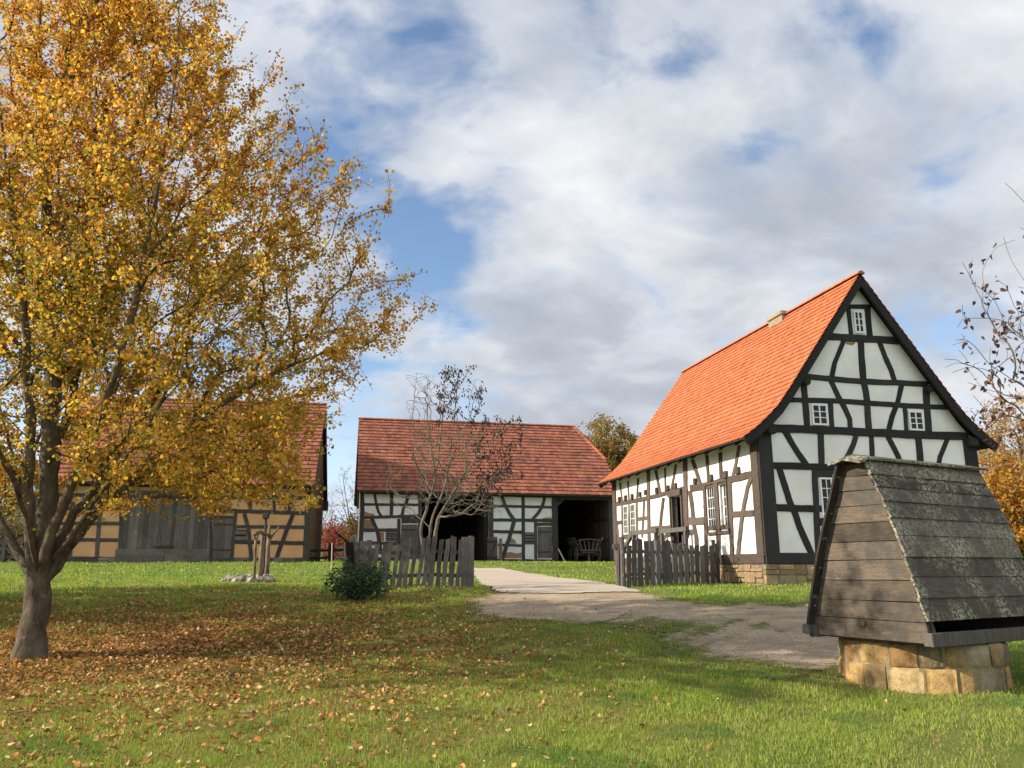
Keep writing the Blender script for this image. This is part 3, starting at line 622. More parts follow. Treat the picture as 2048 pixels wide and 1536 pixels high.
# door: frame, half-open leaf and a slanting hood
db = MB()
slab(db, EP, door[0]-.09, door[0], door[2], door[3], .07, -.16); slab(db, EP, door[1], door[1]+.09, door[2], door[3]+.02, .072, -.16); slab(db, EP, door[0]-.1, door[1]+.1, door[2]-.1, door[2], .075, -.16)
du0, du1 = door[0]-.12, door[1]+.14; hz = door[3]
db.hexa([EP.to3(du0+.08, hz, .02), EP.to3(du1, hz, .02), EP.to3(du1, hz, .10), EP.to3(du0+.08, hz, .10), EP.to3(du0, hz+.20, .02), EP.to3(du1, hz+.20, .02), EP.to3(du1, hz+.20, .115), EP.to3(du0, hz+.20, .115)])
df = db.build('door_frame', M['faded_timber'], house)
dl = MB(); hp = EP.to3(door[0]+.03, 0, -.2); ang = math.radians(96); sg = EP.g*math.cos(ang)-EP.n*math.sin(ang); DP = Plane(hp, sg, np.cross(np.array([0, 0, 1.0]), sg))
plank_run(dl, DP, 0, door[1]-door[0]-.04, door[2]+.02, door[3]-.02, .2, .02); dl.build('door', M['plank'], df)
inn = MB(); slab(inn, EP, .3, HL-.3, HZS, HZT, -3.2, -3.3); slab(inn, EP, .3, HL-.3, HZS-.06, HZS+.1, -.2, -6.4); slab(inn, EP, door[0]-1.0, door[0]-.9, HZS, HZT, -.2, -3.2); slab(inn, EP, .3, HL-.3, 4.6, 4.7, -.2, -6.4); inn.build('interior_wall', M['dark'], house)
# steps with hand rails in front of the door
sp = MB(); un = (door[0]+door[1])/2
stp = empty('door_steps', (*EP.to3(un, 0, .9)[:2], 1.1), 'wooden landing and steps with sloping handrails below the open house door', 'steps')
RP = Plane(EP.O+EP.n*.2, EP.g, EP.n); rt1, rz_ = RP.uz(*S3(555, 896)); rt0 = RP.uz(*S3(845, 905))[0]
sp.rbox(EP.to3((rt0+rt1)/2, HZS+.02, .7), rt1-rt0, 1.2, .12, EP.g, EP.n, (0, 0, 1), .1, .008)
for i in range(3): sp.rbox(EP.to3(rt1+.16+.3*i, HZS-.14-.16*i, .7), .32, 1.1, .07, EP.g, EP.n, (0, 0, 1), .1, .008)
sp.build('tread', M['plank'], stp)
for o_ in (.2, 1.2):
    r_ = MB(); zz = rz_-(.0 if o_ < 1 else .06); a = EP.to3(rt0, zz, o_); b = EP.to3(rt1, zz, o_); c_ = EP.to3(rt1+1.5, zz-.85, o_)
    for p, q in ((a, b), (b, c_)):
        d = (q-p)/np.linalg.norm(q-p); r_.box((p+q)/2, np.linalg.norm(q-p)+.05, .10, .14, d, EP.n, np.cross(d, EP.n))
    for t_ in (rt0+.1, rt1-.1, rt1+1.2): zt_ = (zz if t_ < rt1 else zz-.85*(t_-rt1)/1.5)-.05; r_.box(EP.to3(t_, (zt_+.9)/2, o_), .12, .1, zt_-.9, EP.g, EP.n)
    r_.build('handrail', M['plank'], stp)
# ------------------------------------------------------------------ middle barn (barn with two open bays)
B2a = lambda x, y: (690+x/6.8267, 960+y/6.8267)
B2b = lambda x, y: (960+x/6.8267, 940+y/6.8267)
mg_ = az(78); mi_ = az(-12); MO = np.array([-7.627, 41.0, 0]); MP = Plane(MO, mg_, -mi_); ML, MD = 13.45, 9.0
MZ0, MZT, MZR = 1.75, 5.42, 10.0
barn = empty('open_barn', (MO[0]+6.5, MO[1]+5, 1.8), 'white half timbered barn with two dark open bays and a long weathered red tiled roof', 'barn')
u_ = lambda f, x, y=600: MP.uz(*f(x, y))[0]
c0, c1 = u_(B2a, 1040), u_(B2b, 125); r0_, r1_ = u_(B2b, 1062, 800), ML-.25
wl = MB()
slab(wl, MP, .05, c0, MZ0, MZT, 0, -.2); wl.build('wall', M['barn_plaster'], barn); wl = MB(); slab(wl, MP, c1, r0_, MZ0, MZT, 0, -.2); wl.build('wall', M['barn_plaster'], barn)
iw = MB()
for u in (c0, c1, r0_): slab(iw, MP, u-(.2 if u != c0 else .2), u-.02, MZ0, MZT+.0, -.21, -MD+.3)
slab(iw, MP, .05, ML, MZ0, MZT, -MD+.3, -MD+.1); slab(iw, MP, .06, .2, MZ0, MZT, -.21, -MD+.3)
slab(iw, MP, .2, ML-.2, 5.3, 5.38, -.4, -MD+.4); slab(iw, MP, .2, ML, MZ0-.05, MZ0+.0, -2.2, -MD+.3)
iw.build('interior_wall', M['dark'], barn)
# right end wall, its inner face seen in the open bay
RP2 = Plane(MO+mg_*(ML-.18), mi_, -mg_)
ew = MB(); slab(ew, RP2, .15, MD-.3, MZ0, MZT+.2, 0, -.16); ew.build('end_wall', M['warm_plank'], barn)
T = MB()
for (a, b, c, d, w_) in ((.1, 3.1, 3.6, 3.1, .18), (.1, 4.2, 3.6, 4.25, .2), (.1, 2.1, 3.6, 2.1, .25), (.9, 1.9, 1.0, 5.3, .16), (1.9, 1.9, 1.75, 5.3, .17), (3, 1.9, 3, 5.3, .17), (.25, 1.8, .25, 5.3, .2)): beam_m(T, RP2, a, b, c, d, w_)
T.build('timber_frame', M['barn_timber'], barn); T = MB()
def mb_(pts, w, f, **k): beam_px(T, MP, [f(*p) for p in pts], w/6.83, step=4, **k)
mb_([(232, 140), (238, 400), (222, 700), (205, 1080)], 58, B2a); beam_m(T, MP, .1, MZT, ML, MZT-.03, .24)
mb_([(262, 332), (995, 338)], 34, B2a); mb_([(250, 512), (1010, 490)], 40, B2a); mb_([(640, 160), (632, 500)], 46, B2a)
mb_([(400, 165), (428, 330), (455, 430), (505, 505)], 36, B2a); mb_([(884, 170), (840, 300), (795, 400), (778, 500)], 42, B2a)
mb_([(365, 525), (428, 660), (456, 760), (490, 1000)], 50, B2a); mb_([(245, 685), (720, 682)], 46, B2a); mb_([(235, 862), (720, 862)], 44, B2a)
mb_([(735, 530), (735, 1080)], 46, B2a); mb_([(770, 545), (1010, 540)], 95, B2a); mb_([(1022, 150), (1025, 500), (1035, 1100)], 50, B2a)
mb_([(240, 1085), (760, 1085)], 60, B2a)
mb_([(152, 320), (152, 900), (150, 1280)], 62, B2b); mb_([(185, 490), (985, 508)], 36, B2b); mb_([(180, 680), (995, 690)], 43, B2b); mb_([(588, 340), (590, 800), (592, 1215)], 44, B2b)
mb_([(292, 340), (340, 480), (400, 590), (458, 670)], 46, B2b); mb_([(888, 350), (850, 500), (790, 590), (718, 672)], 42, B2b); mb_([(462, 700), (430, 830), (380, 980), (340, 1100), (305, 1210)], 52, B2b)
mb_([(185, 838), (575, 848)], 40, B2b); mb_([(245, 1020), (575, 1032)], 34, B2b); mb_([(757, 705), (762, 1215)], 42, B2b); mb_([(770, 742), (1000, 738)], 44, B2b)
mb_([(1018, 340), (1022, 800), (1030, 1290)], 80, B2b, proud=.05); mb_([(150, 1245), (1060, 1252)], 62, B2b, proud=.06)
mb_([(1060, 470), (1130, 400)], 40, B2b); mb_([(1040, 375), (1850, 385)], 60, B2b)
beam_m(T, MP, ML-.15, MZ0, ML-.15, MZT, .26)
T.build('timber_frame', M['barn_timber'], barn)
# patches where the plaster has fallen off the clay
def patch(f, pts, off=.004):
    cp = MB(); P = [MP.uz(*f(*p)) for p in pts]; n = len(P); cp.add([MP.to3(u, z, off) for u, z in P]+[MP.to3(u, z, -.01) for u, z in P], [tuple(range(n)), *[(i, (i+1) % n, n+(i+1) % n, n+i) for i in range(n)]]); cp.build('bare_clay', M['clay'], barn)
patch(B2a, [(262, 425), (300, 440), (330, 455), (390, 462), (410, 490), (262, 492)]); patch(B2a, [(255, 540), (360, 545), (385, 600), (392, 665), (250, 665)]); patch(B2a, [(470, 715), (530, 712), (535, 830), (490, 840)])
patch(B2a, [(560, 880), (705, 875), (705, 1050), (560, 1060)]); patch(B2b, [(410, 925), (450, 935), (480, 960), (500, 1005), (400, 1005)]); patch(B2b, [(345, 1130), (420, 1120), (500, 1140), (565, 1125), (565, 1205), (330, 1205)], .003)
patch(B2b, [(860, 655), (910, 648), (970, 645), (975, 668), (850, 670)]); patch(B2a, [(245, 985), (300, 1000), (340, 990), (340, 1050), (240, 1050)])
# doors and louvred vents
def plank_door(name, f, x0, y0, x1, y1, pl, parent, mat, proud=.015, w_=.2):
    r = rect(pl, f, x0, y0, x1, y1); d = MB(); plank_run(d, pl, r[0], r[1], r[2], r[3], w_, proud, jz=.01); o = d.build(name, mat, parent)
    for zz in (r[2]+.3, r[3]-.3): h = MB(); slab(h, pl, r[0]+.02, r[1]-.1, zz, zz+.06, proud+.02, proud-.01); h.build('strap_hinge', M['iron'], o)
    return o
plank_door('door', B2b, 785, 772, 985, 1205, MP, barn, M['plank']); plank_door('door', B2a, 768, 605, 1005, 1080, MP, barn, M['plank'])
def louvre(f, x0, y0, x1, y1, pl, parent, n):
    r = rect(pl, f, x0, y0, x1, y1); d = MB(); bk = MB(); slab(bk, pl, r[0], r[1], r[2], r[3], .008, -.02)
    for i in range(n): zz = r[2]+(r[3]-r[2])*(i+.5)/n; k = random.uniform(.8, 1.4); d.col = (k, k, k); slab(d, pl, r[0], r[1], zz-(r[3]-r[2])/n*.34, zz+(r[3]-r[2])/n*.30, .04+random.uniform(0, .02), .012)
    o = d.build('louvre_window', M['plank'], parent); bk.build('shade_panel', M['dark'], o)  # solid panel, its dark colour stands in for the shade behind the slats
louvre(B2b, 612, 850, 738, 1015, MP, barn, 4); louvre(B2a, 560, 700, 712, 835, MP, barn, 4)
# roof with a half hip at the right end
def slope(bn, pl, u0, u1, zt, zr, dr, ov, hip, course, base, var, seed, mat_u):
    O = pl.O; g = pl.g; inn_ = -pl.n; rise = zr-zt; k = rise/(dr+ov)
    A = lambda u, d, z: O+g*u+inn_*d+np.array([0, 0, z])
    U = MB(); hu, hz_ = (hip if hip else (0, zr)); hd = (hz_-zt)/k-ov
    f = [A(u0+.04, -ov, zt-.02), A(u1-.04, -ov, zt-.02), A(u1-.04, hd, hz_-.02), A(u1-hu-.0, dr, zr-.02), A(u0+.04, dr, zr-.02)]
    b = [A(u0+.04, 2*dr+ov, zt-.02), A(u1-.04, 2*dr+ov, zt-.02), A(u1-.04, 2*dr-hd, hz_-.02), A(u1-hu, dr, zr-.02), A(u0+.04, dr, zr-.02)]
    dn = np.array([0, 0, -.07])
    for P in (f, b): U.add([p for p in P]+[p+dn for p in P], [(0, 1, 2, 3, 4), (9, 8, 7, 6, 5), (0, 5, 6, 1), (1, 6, 7, 2), (2, 7, 8, 3), (0, 4, 9, 5)])
    if hip: U.add([A(u1-.04, hd, hz_-.02), A(u1-.04, 2*dr-hd, hz_-.02), A(u1-hu, dr, zr-.02)], [(0, 1, 2)])
    ro = U.build('roof', mat_u); TLm = MB(); rr = random.Random(seed)
    ln = math.hypot(dr+ov, rise)
    for s_ in (0, 1):
        R0 = A(0, dr, zr); d = (A(0, -ov, zt)-R0 if s_ == 0 else A(0, 2*dr+ov, zt)-R0)/ln; nr = np.cross(g, d) if s_ == 0 else np.cross(d, g)
        if nr[2] < 0: nr = -nr
        def ur(s):
            z = zr-rise*s/ln; return (u0, u1 if (not hip or z < hz_) else u1-hu*(z-hz_)/(zr-hz_)-.05)
        tiles(TLm, R0, g, d, nr, ln, 0, course, .23, ur, base, var, False, rr, .062)
    ridge_caps(TLm, A(u0, dr, zr), A(u1-hu, dr, zr), np.array([0, 0, 1.0]), (.40, .12, .06), .38, .12)
    if hip:
        for hh in (hd, 2*dr-hd): ridge_caps(TLm, A(u1-hu, dr, zr), A(u1, hh, hz_), np.array([0, 0, 1.0]), (.42, .12, .06), .38, .12)
    return ro, TLm
ro, TLm = slope(None, MP, -.32, ML+.32, 5.44, 10.02, 4.5, .42, (1.15, 7.7), .30, (.29, .105, .064), .15, 5, M['barn_timber']); ro.parent = barn
ro.data.transform(__import__('mathutils').Matrix.Translation(-barn.location)); TLm.build('roof_tiles', M['tile_barn'], ro)
for uu in (0.0, ML): ge = MB(); polyslab(ge, Plane(MO+mg_*uu, mi_, mg_ if uu else -mg_), [(.1, MZ0), (MD-.1, MZ0), (MD-.1, 5.6), (5.5, 8.6) if uu else (4.5, 9.85), (3.5, 8.6) if uu else (4.5, 9.86), (.1, 5.6)], .02, -.12); ge.build('gable_wall', M['plank'], barn)
ge = MB(); slab(ge, Plane(MO+mg_*(-.3), mi_, -mg_), -.35, .05, 4.55, 5.3, .0, -.1)
ge.build('barge_board', M['barn_timber'], barn)
for a_, b_ in ((.0, c0), (c1, r0_+.05)): sb = MB(); sb.col = (.2, .16, .11); slab(sb, MP, a_, b_, 1.3, MZ0+.02, .02, -.3); sb.build('foundation', M['stone'], barn)
# half door standing open beside the middle bay, and a short post
gt = empty('half_door', (*MP.to3(c1-.1, 0, .5)[:2], 1.8), 'low plank half door with a diagonal brace propped by the barn bay', 'gate')
GT = Plane(MO+mg_*0-mi_*.45, mg_, -mi_); r = rect(GT, B2b, 100, 905, 235, 1315); r[2] = Hf(*GT.to3(r[0], 0)[:2])
d = MB(); plank_run(d, GT, r[0], r[1], r[2]+.05, r[3], .2, 0, jz=.05); d.build('board', M['plank'], gt)
d = MB(); beam_m(d, GT, r[0], r[2]+.3, r[1], r[2]+.3, .16, .03, -.005); beam_m(d, GT, r[0], r[3]-.25, r[1], r[3]-.25, .16, .03, -.005); beam_m(d, GT, r[0]+.1, r[2]+.4, r[1]-.1, r[3]-.35, .12, .028, -.005); d.build('brace', M['barn_timber'], gt)
p = GT.to3(GT.uz(*B2b(270, 1200))[0], 0, .2); z_ = Hf(p[0], p[1]); mbp = MB(); mbp.tube([(p[0], p[1], z_-.2), (p[0]+.01, p[1], z_+.6), (p[0], p[1], z_+1.25)], [.085, .08, .07], 8, True, .06)
tag(mbp.build('short_post', M['log']), 'short round wooden post standing in front of the barn half door', 'post')
# ------------------------------------------------------------------ left barn (peach clay)
N8 = lambda x, y: (200+x/4.452, 960+y/4.45)
T7 = lambda x, y: (x/4.8, 860+y/4.8)
lg = az(81); li = az(-9); LO = np.array([-9.35, 37.0, 0]); LP = Plane(LO, lg, -li); LL, LD = 11.5, 8.0
LZ0, LZT, LZR = 2.06, 5.30, 9.95
lb = empty('clay_barn', (LO[0]-5.7, LO[1]+4.5, 1.9), 'peach clay half timbered barn with wide grey plank doors behind the yellow tree', 'barn')
gd = rect(LP, N8, 212, 100, 990, 745); gd[3] = 5.0
mbw = MB(); wall_holes(mbw, LP, -LL, -.02, LZ0-.1, LZT, [], .2); mbw.build('wall', M['peach'], lb)
EPL = Plane(LO, li, lg)
ewl = MB(); plank_run(ewl, EPL, 0.02, LD, LZ0-.1, LZT+.2, .24, .03, .05); polyslab(ewl, EPL, [(0, LZT+.18), (LD, LZT+.18), (LD/2, LZR-.15)], .03, -.1); ewl.build('end_wall', M['warm_plank'], lb)
bk = MB(); slab(bk, LP, -LL, -.05, LZ0-.2, LZT, -LD+.1, -LD-.05); bk.build('back_wall', M['plank'], lb); bk = MB(); polyslab(bk, Plane(LO-lg*LL, li, -lg), [(0, LZ0-.2), (LD, LZ0-.2), (LD, LZT), (LD/2, LZR-.15), (0, LZT)], 0, -.15); bk.build('end_wall', M['plank'], lb)
T = MB()
def l8(pts, w, f=N8, sc=4.45, **k): beam_px(T, LP, [f(*p) for p in pts], w/sc, step=5, **k)
l8([(1856, 100), (1842, 400), (1824, 740)], 46); l8([(1000, 270), (1400, 282), (1845, 296)], 34); l8([(945, 722), (1840, 728)], 62, proud=.05)
l8([(1200, 415), (1825, 420)], 30); l8([(1190, 550), (1820, 562)], 34); l8([(1285, 300), (1320, 420), (1348, 700)], 34); l8([(1722, 295), (1650, 480), (1568, 700)], 36)
l8([(1548, 130), (1552, 285)], 28); l8([(1340, 130), (1338, 285)], 28); l8([(1715, 130), (1680, 285)], 32); l8([(985, 120), (992, 700)], 30); l8([(1208, 295), (1172, 700)], 30); l8([(1020, 330), (1205, 330)], 26)
l8([(198, 120), (190, 400), (172, 700)], 36); l8([(-600, 248), (210, 256)], 32); l8([(-600, 385), (205, 386)], 32); l8([(-600, 528), (185, 535)], 32); l8([(-640, 700), (180, 706)], 46, proud=.05)
l8([(0, 250), (-30, 700)], 38); l8([(-250, 120), (-265, 700)], 34); l8([(-420, 250), (-380, 400), (-330, 560), (-290, 700)], 34); l8([(-560, 120), (-590, 710)], 50); l8([(-120, 120), (-110, 260)], 30)
beam_m(T, LP, -LL, LZT-.05, 0, LZT-.05, .22); beam_m(T, LP, -LL, 4.75, 0, 4.75, .16)
T.build('timber_frame', M['barn_timber'], lb)
d = MB(); mid = (gd[0]+gd[1])/2; zb = gd[2]+.62
for (a, b) in ((gd[0]+.04, mid-.01), (mid+.01, gd[1]-.04)): plank_run(d, LP, a, b, zb, gd[3], .19, .03, jz=.03, tone=(.6, 1.25))
o = d.build('barn_door', M['plank'], lb)
d = MB(); plank_run(d, LP, gd[0]-.05, mid-.01, gd[2]-.05, zb+.02, .34, .07, vert=False); plank_run(d, LP, mid+.01, gd[1]-.1, gd[2]-.05, zb+.02, .34, .072, vert=False); d.build('door_apron', M['plank'], o)
h = MB(); slab(h, LP, mid-.5, mid+.35, zb+.1, zb+.16, .10, .03); h.build('latch', M['iron'], o)
plank_door('door', N8, 1012, 342, 1190, 690, LP, lb, M['plank'], .02, .16); louvre(N8, 1206, 440, 1300, 545, LP, lb, 2)
ro, TLm = slope(None, LP, -LL-.35, .22, 5.30, 9.97, 4.0, .5, None, .30, (.29, .105, .065), .15, 9, M['barn_timber']); ro.parent = lb
ro.data.transform(__import__('mathutils').Matrix.Translation(-lb.location)); TLm.build('roof_tiles', M['tile_barn'], ro)
bb = MB(); A_ = lambda u, dd, z: LO+lg*u+li*dd+np.array([0, 0, z])
for (d0, z0, d1, z1) in ((-.5, 5.2, 4.0, 9.87), (8.5, 5.2, 4.0, 9.87)):
    a, b = A_(.2, d0, z0), A_(.2, d1, z1); dr_ = (b-a)/np.linalg.norm(b-a); bb.box((a+b)/2-np.array([0, 0, .1]), np.linalg.norm(b-a), .05, .22, dr_, lg, np.cross(dr_, lg)); bb.build('barge_board', M['barn_timber'], lb); bb = MB()
bb.box(A_(.1, 8.3, 5.0), .35, .5, .5, lg, li); bb.build('eave_box', M['barn_timber'], lb)
fs = MB(); FPAL = [(.17, .15, .12), (.14, .125, .10), (.2, .17, .13)]
stone_wall(fs, LP, -LL, gd[0], 1.55, LZ0, 2, FPAL, .3, .8); fs.build('foundation', M['stone'], lb); fs = MB(); stone_wall(fs, LP, gd[1], 0, 1.55, LZ0, 2, FPAL, .3, .8); o = fs.build('foundation', M['stone'], lb)
mo = MB(); mo.col = (.1, .09, .075); slab(mo, LP, -LL, -.02, 1.5, LZ0-.005, .02, -.3); slab(mo, EPL, .01, LD, 1.5, LZ0-.1, .02, -.3); mo.build('mortar', M['mortar'], o)
# ------------------------------------------------------------------ the well
wN = at(1845, 1288, 9.0); wd = az(-29); wr = az(59); WD, WL = 1.50, 2.45
wc = wN+wd*WD/2+wr*1.06; wz = Hf(wc[0], wc[1])
well = empty('covered_well', (wc[0], wc[1], wz), 'round sandstone well under a steep mossy grey board roof', 'well')
sw = MB(); SP_ = [(.44, .29, .12), (.48, .35, .18), (.36, .25, .12), (.40, .33, .21), (.28, .215, .13), (.46, .27, .11)]
zb, zt_ = wz-.25, wN[2]+.05
for row, (za, zc) in enumerate(((zb, wz+.22), (wz+.22, wN[2]-.02))):
    a = row*.3
    while a < 2*PI+row*.3-.05:
        da = random.uniform(.27, .46)
        if 2*PI+row*.3-(a+da) < .2: da = 2*PI+row*.3-a
        k = random.uniform(.72, 1.12); b = random.choice(SP_); sw.col = tuple(x*k for x in b); n = 6; vs = []; R0 = .925+random.uniform(-.018, .018); jj = lambda: random.uniform(-.008, .008)
        hh = zc-za
        for i in range(n+1):
            th = a+.007+(da-.014)*i/n; e = min(i, n-i)/n; bul = .018*min(1, e*8); 
            for (fz, rr_) in ((0.01, -.012), (.10, .010), (.5, .018), (.86, .006), (.985, -.07 if row else -.008)):
                r_ = R0-.035+bul+rr_*min(1, e*5+.3)+jj(); vs.append((wc[0]+math.cos(th)*r_, wc[1]+math.sin(th)*r_, za+hh*fz+jj()*.6))
            vs.append((wc[0]+math.cos(th)*.6, wc[1]+math.sin(th)*.6, za+hh*.985))
        fs = [(i*6+k_, (i+1)*6+k_, (i+1)*6+k_+1, i*6+k_+1) for i in range(n) for k_ in range(5)]
        fs += [tuple(range(5, -1, -1)), tuple(n*6+k_ for k_ in range(6))]
        sw.add(vs, fs); a += da
o = sw.build('stone_ring', M['stone'], well, True)
mo = MB(); mo.col = (.27, .21, .125); n = 48
mo.tube([(wc[0], wc[1], zb), (wc[0], wc[1], wN[2]-.05)], .896, 48); mo.build('mortar', M['mortar'], o)
def wp(v, s, z): return wN+wd*v+wr*s+np.array([0, 0, z])
profN = [(-.10, .13), (-.02, .42), (.13, 1.02), (.22, 1.32), (.34, 1.65), (.51, 2.03)]
profF = [(1.48, .02), (1.44, .13), (1.36, .45), (1.20, .98), (1.06, 1.35), (.93, 1.67), (.80, 2.03)]
vN = lambda z: float(np.interp(z, [p[1] for p in profN], [p[0] for p in profN])); vF = lambda z: float(np.interp(z, [p[1] for p in profF], [p[0] for p in profF]))
# gable boards (near-left and far end)
gz = [0.0, .22, .43, .66, .89, 1.10, 1.32, 1.52, 1.70, 1.87, 2.03]
for s0, nm in ((0.0, 0), (WL-.04, 1)):
    G_ = MB()
    for i, (za, zc) in enumerate(zip(gz[:-1], gz[1:])):
        k = random.uniform(.6, 1.2); G_.col = (k, k*.97, k*.93); g_ = .006; o_ = random.uniform(-.006, .008); tl_ = random.uniform(-.008, .008)
        q = []
        for s_ in (s0-.0+o_, s0+.035+o_):
            q += [wp(vN(za)+.012, s_, za+g_-tl_), wp(vF(za)-.02, s_, za+g_+tl_), wp(vF(zc)-.02, s_, zc-g_*.4+tl_), wp(vN(zc)+.012, s_, zc-g_*.4-tl_)]
        G_.add(q, [(0, 1, 2, 3), (7, 6, 5, 4), (0, 4, 5, 1), (1, 5, 6, 2), (2, 6, 7, 3), (3, 7, 4, 0)])
    G_.build('gable_board', M['well_gable'], well)
# sloping roof boards, each its own thickness and slight misfit; the lowest course stops short above the frame
sz = [.235, .47, .70, .92, 1.16, 1.36, 1.55, 1.72, 1.88, 2.05]
for side in (0, 1):
    S_ = MB(); f_ = vN if side == 0 else vF; sg_ = -1 if side == 0 else 1
    zs_ = sz if side == 0 else [.03]+sz
    for i, (za, zc) in enumerate(zip(zs_[:-1], zs_[1:])):
        k = random.uniform(.6, 1.35); S_.col = (k, k*random.uniform(.93, 1.0), k*random.uniform(.88, .98)); o_ = random.uniform(.0, .010); lip = .030; tl_ = random.uniform(-.010, .010); sa = -.01 if side == 0 else -.10; sb_ = WL+random.uniform(-.03, .03)
        va, vc = f_(za), f_(zc); q = []
        N_ = 10
        for j in range(N_+1):
            s_ = sa+(sb_-sa)*j/N_; w1 = math.sin(j*.9+i)*.004; t_ = tl_*(j/N_-.5)
            q += [wp(va+sg_*(lip+o_+w1), s_, za+.006+t_), wp(va+sg_*(lip-.03+o_+w1), s_, za+.006+t_), wp(vc+sg_*(o_-.022), s_, zc+.012+t_), wp(vc+sg_*(.008+o_), s_, zc+.012+t_)]
        fs = [(j*4+a, j*4+(a+1) % 4, (j+1)*4+(a+1) % 4, (j+1)*4+a) for j in range(N_) for a in range(4)]+[(3, 2, 1, 0), tuple(N_*4+a for a in range(4))]
        S_.add(q, fs)
    S_.build('roof_board', M['well_board'], well)
C_ = MB(); C_.col = (.9, .9, .88)
ridge = [(-.16, 2.075), (.0, 2.13), (.9, 2.135), (1.7, 2.14), (2.58, 2.15)]
for (v0, v1, dz0, dz1) in ((.44, .665, -.045, .012), (.655, .90, .016, -.03)):
    q = []
    for (s_, z_) in ridge: q += [wp(v0, s_, z_-.03+dz0), wp(v1, s_, z_-.03+dz1), wp(v1, s_, z_+dz1), wp(v0, s_, z_+dz0)]
    C_.add(q, [(j*4+a, j*4+(a+1) % 4, (j+1)*4+(a+1) % 4, (j+1)*4+a) for j in range(4) for a in range(4)]+[(3, 2, 1, 0), (16, 17, 18, 19)])
C_.build('cap_board', M['well_board'], well)
B_ = MB()
for v_ in (-.09, 1.44): B_.col = (.9, .85, .8); B_.rbox(wp(v_, WL/2+.02, .045), WL+.1, .11, .14, wr, wd, (0, 0, 1), .06, .004)
for s_ in (.09, WL-.1): B_.col = (.8, .78, .75); B_.rbox(wp(.68, s_, .05), 1.40, .11, .13, wd, wr, (0, 0, 1), .06, .004)
for s_ in (.14, WL-.12):
    for f_, sg_ in ((vN, 1), (vF, -1)):
        B_.tube([wp(f_(.05)+sg_*.05, s_, .05), wp(f_(1.0)+sg_*.07, s_, 1.0), wp(f_(2.0)+sg_*.05, s_, 2.0)], .042, 6)
B_.rbox(wp(1.47, -.05, .07), .1, .16, .11, wd, wr, (0, 0, 1), .1, .004)
B_.build('frame', M['plank'], well)
Ld = MB(); LP_ = Plane(wp(0, 0, 0), wr, -wd)
for i in range(7): k = random.uniform(.3, .5); Ld.col = (k, k, k); Ld.box(wp(.0+.21*i+.05, WL/2, -.0+random.uniform(-.004, .004)), WL-.3, .2, .025, wr, wd)  # added boards, coloured dark to stand in for shade inside the gap
Ld.build('gap_shade_boards', M['plank'], well)
bb_ = MB(); bb_.col = (.35, .33, .32)
for a_, b_ in zip(profF[:-1], profF[1:]):
    p, q = wp(a_[0]+.0, -.07, a_[1]), wp(b_[0]+.0, -.07, b_[1]); d = (q-p)/np.linalg.norm(q-p); bb_.box((p+q)/2, np.linalg.norm(q-p)+.01, .10, .03, d, wr, np.cross(d, wr))
bb_.build('edge_board', M['plank'], well)
for z_ in (1.45, .80, .35):
    it = MB(); p = wp(vF(z_)-.01, -.04, z_); it.tube([p-wd*.02, p+wd*.10-wr*.03], .006, 6); it.build('iron_pin', M['pale'], well)
kn = MB(); p = wp(.72, -.006, .18); kn.tube([p, p-wr*.012], .036, 10); kn.build('knot', M['warm_plank'], well)

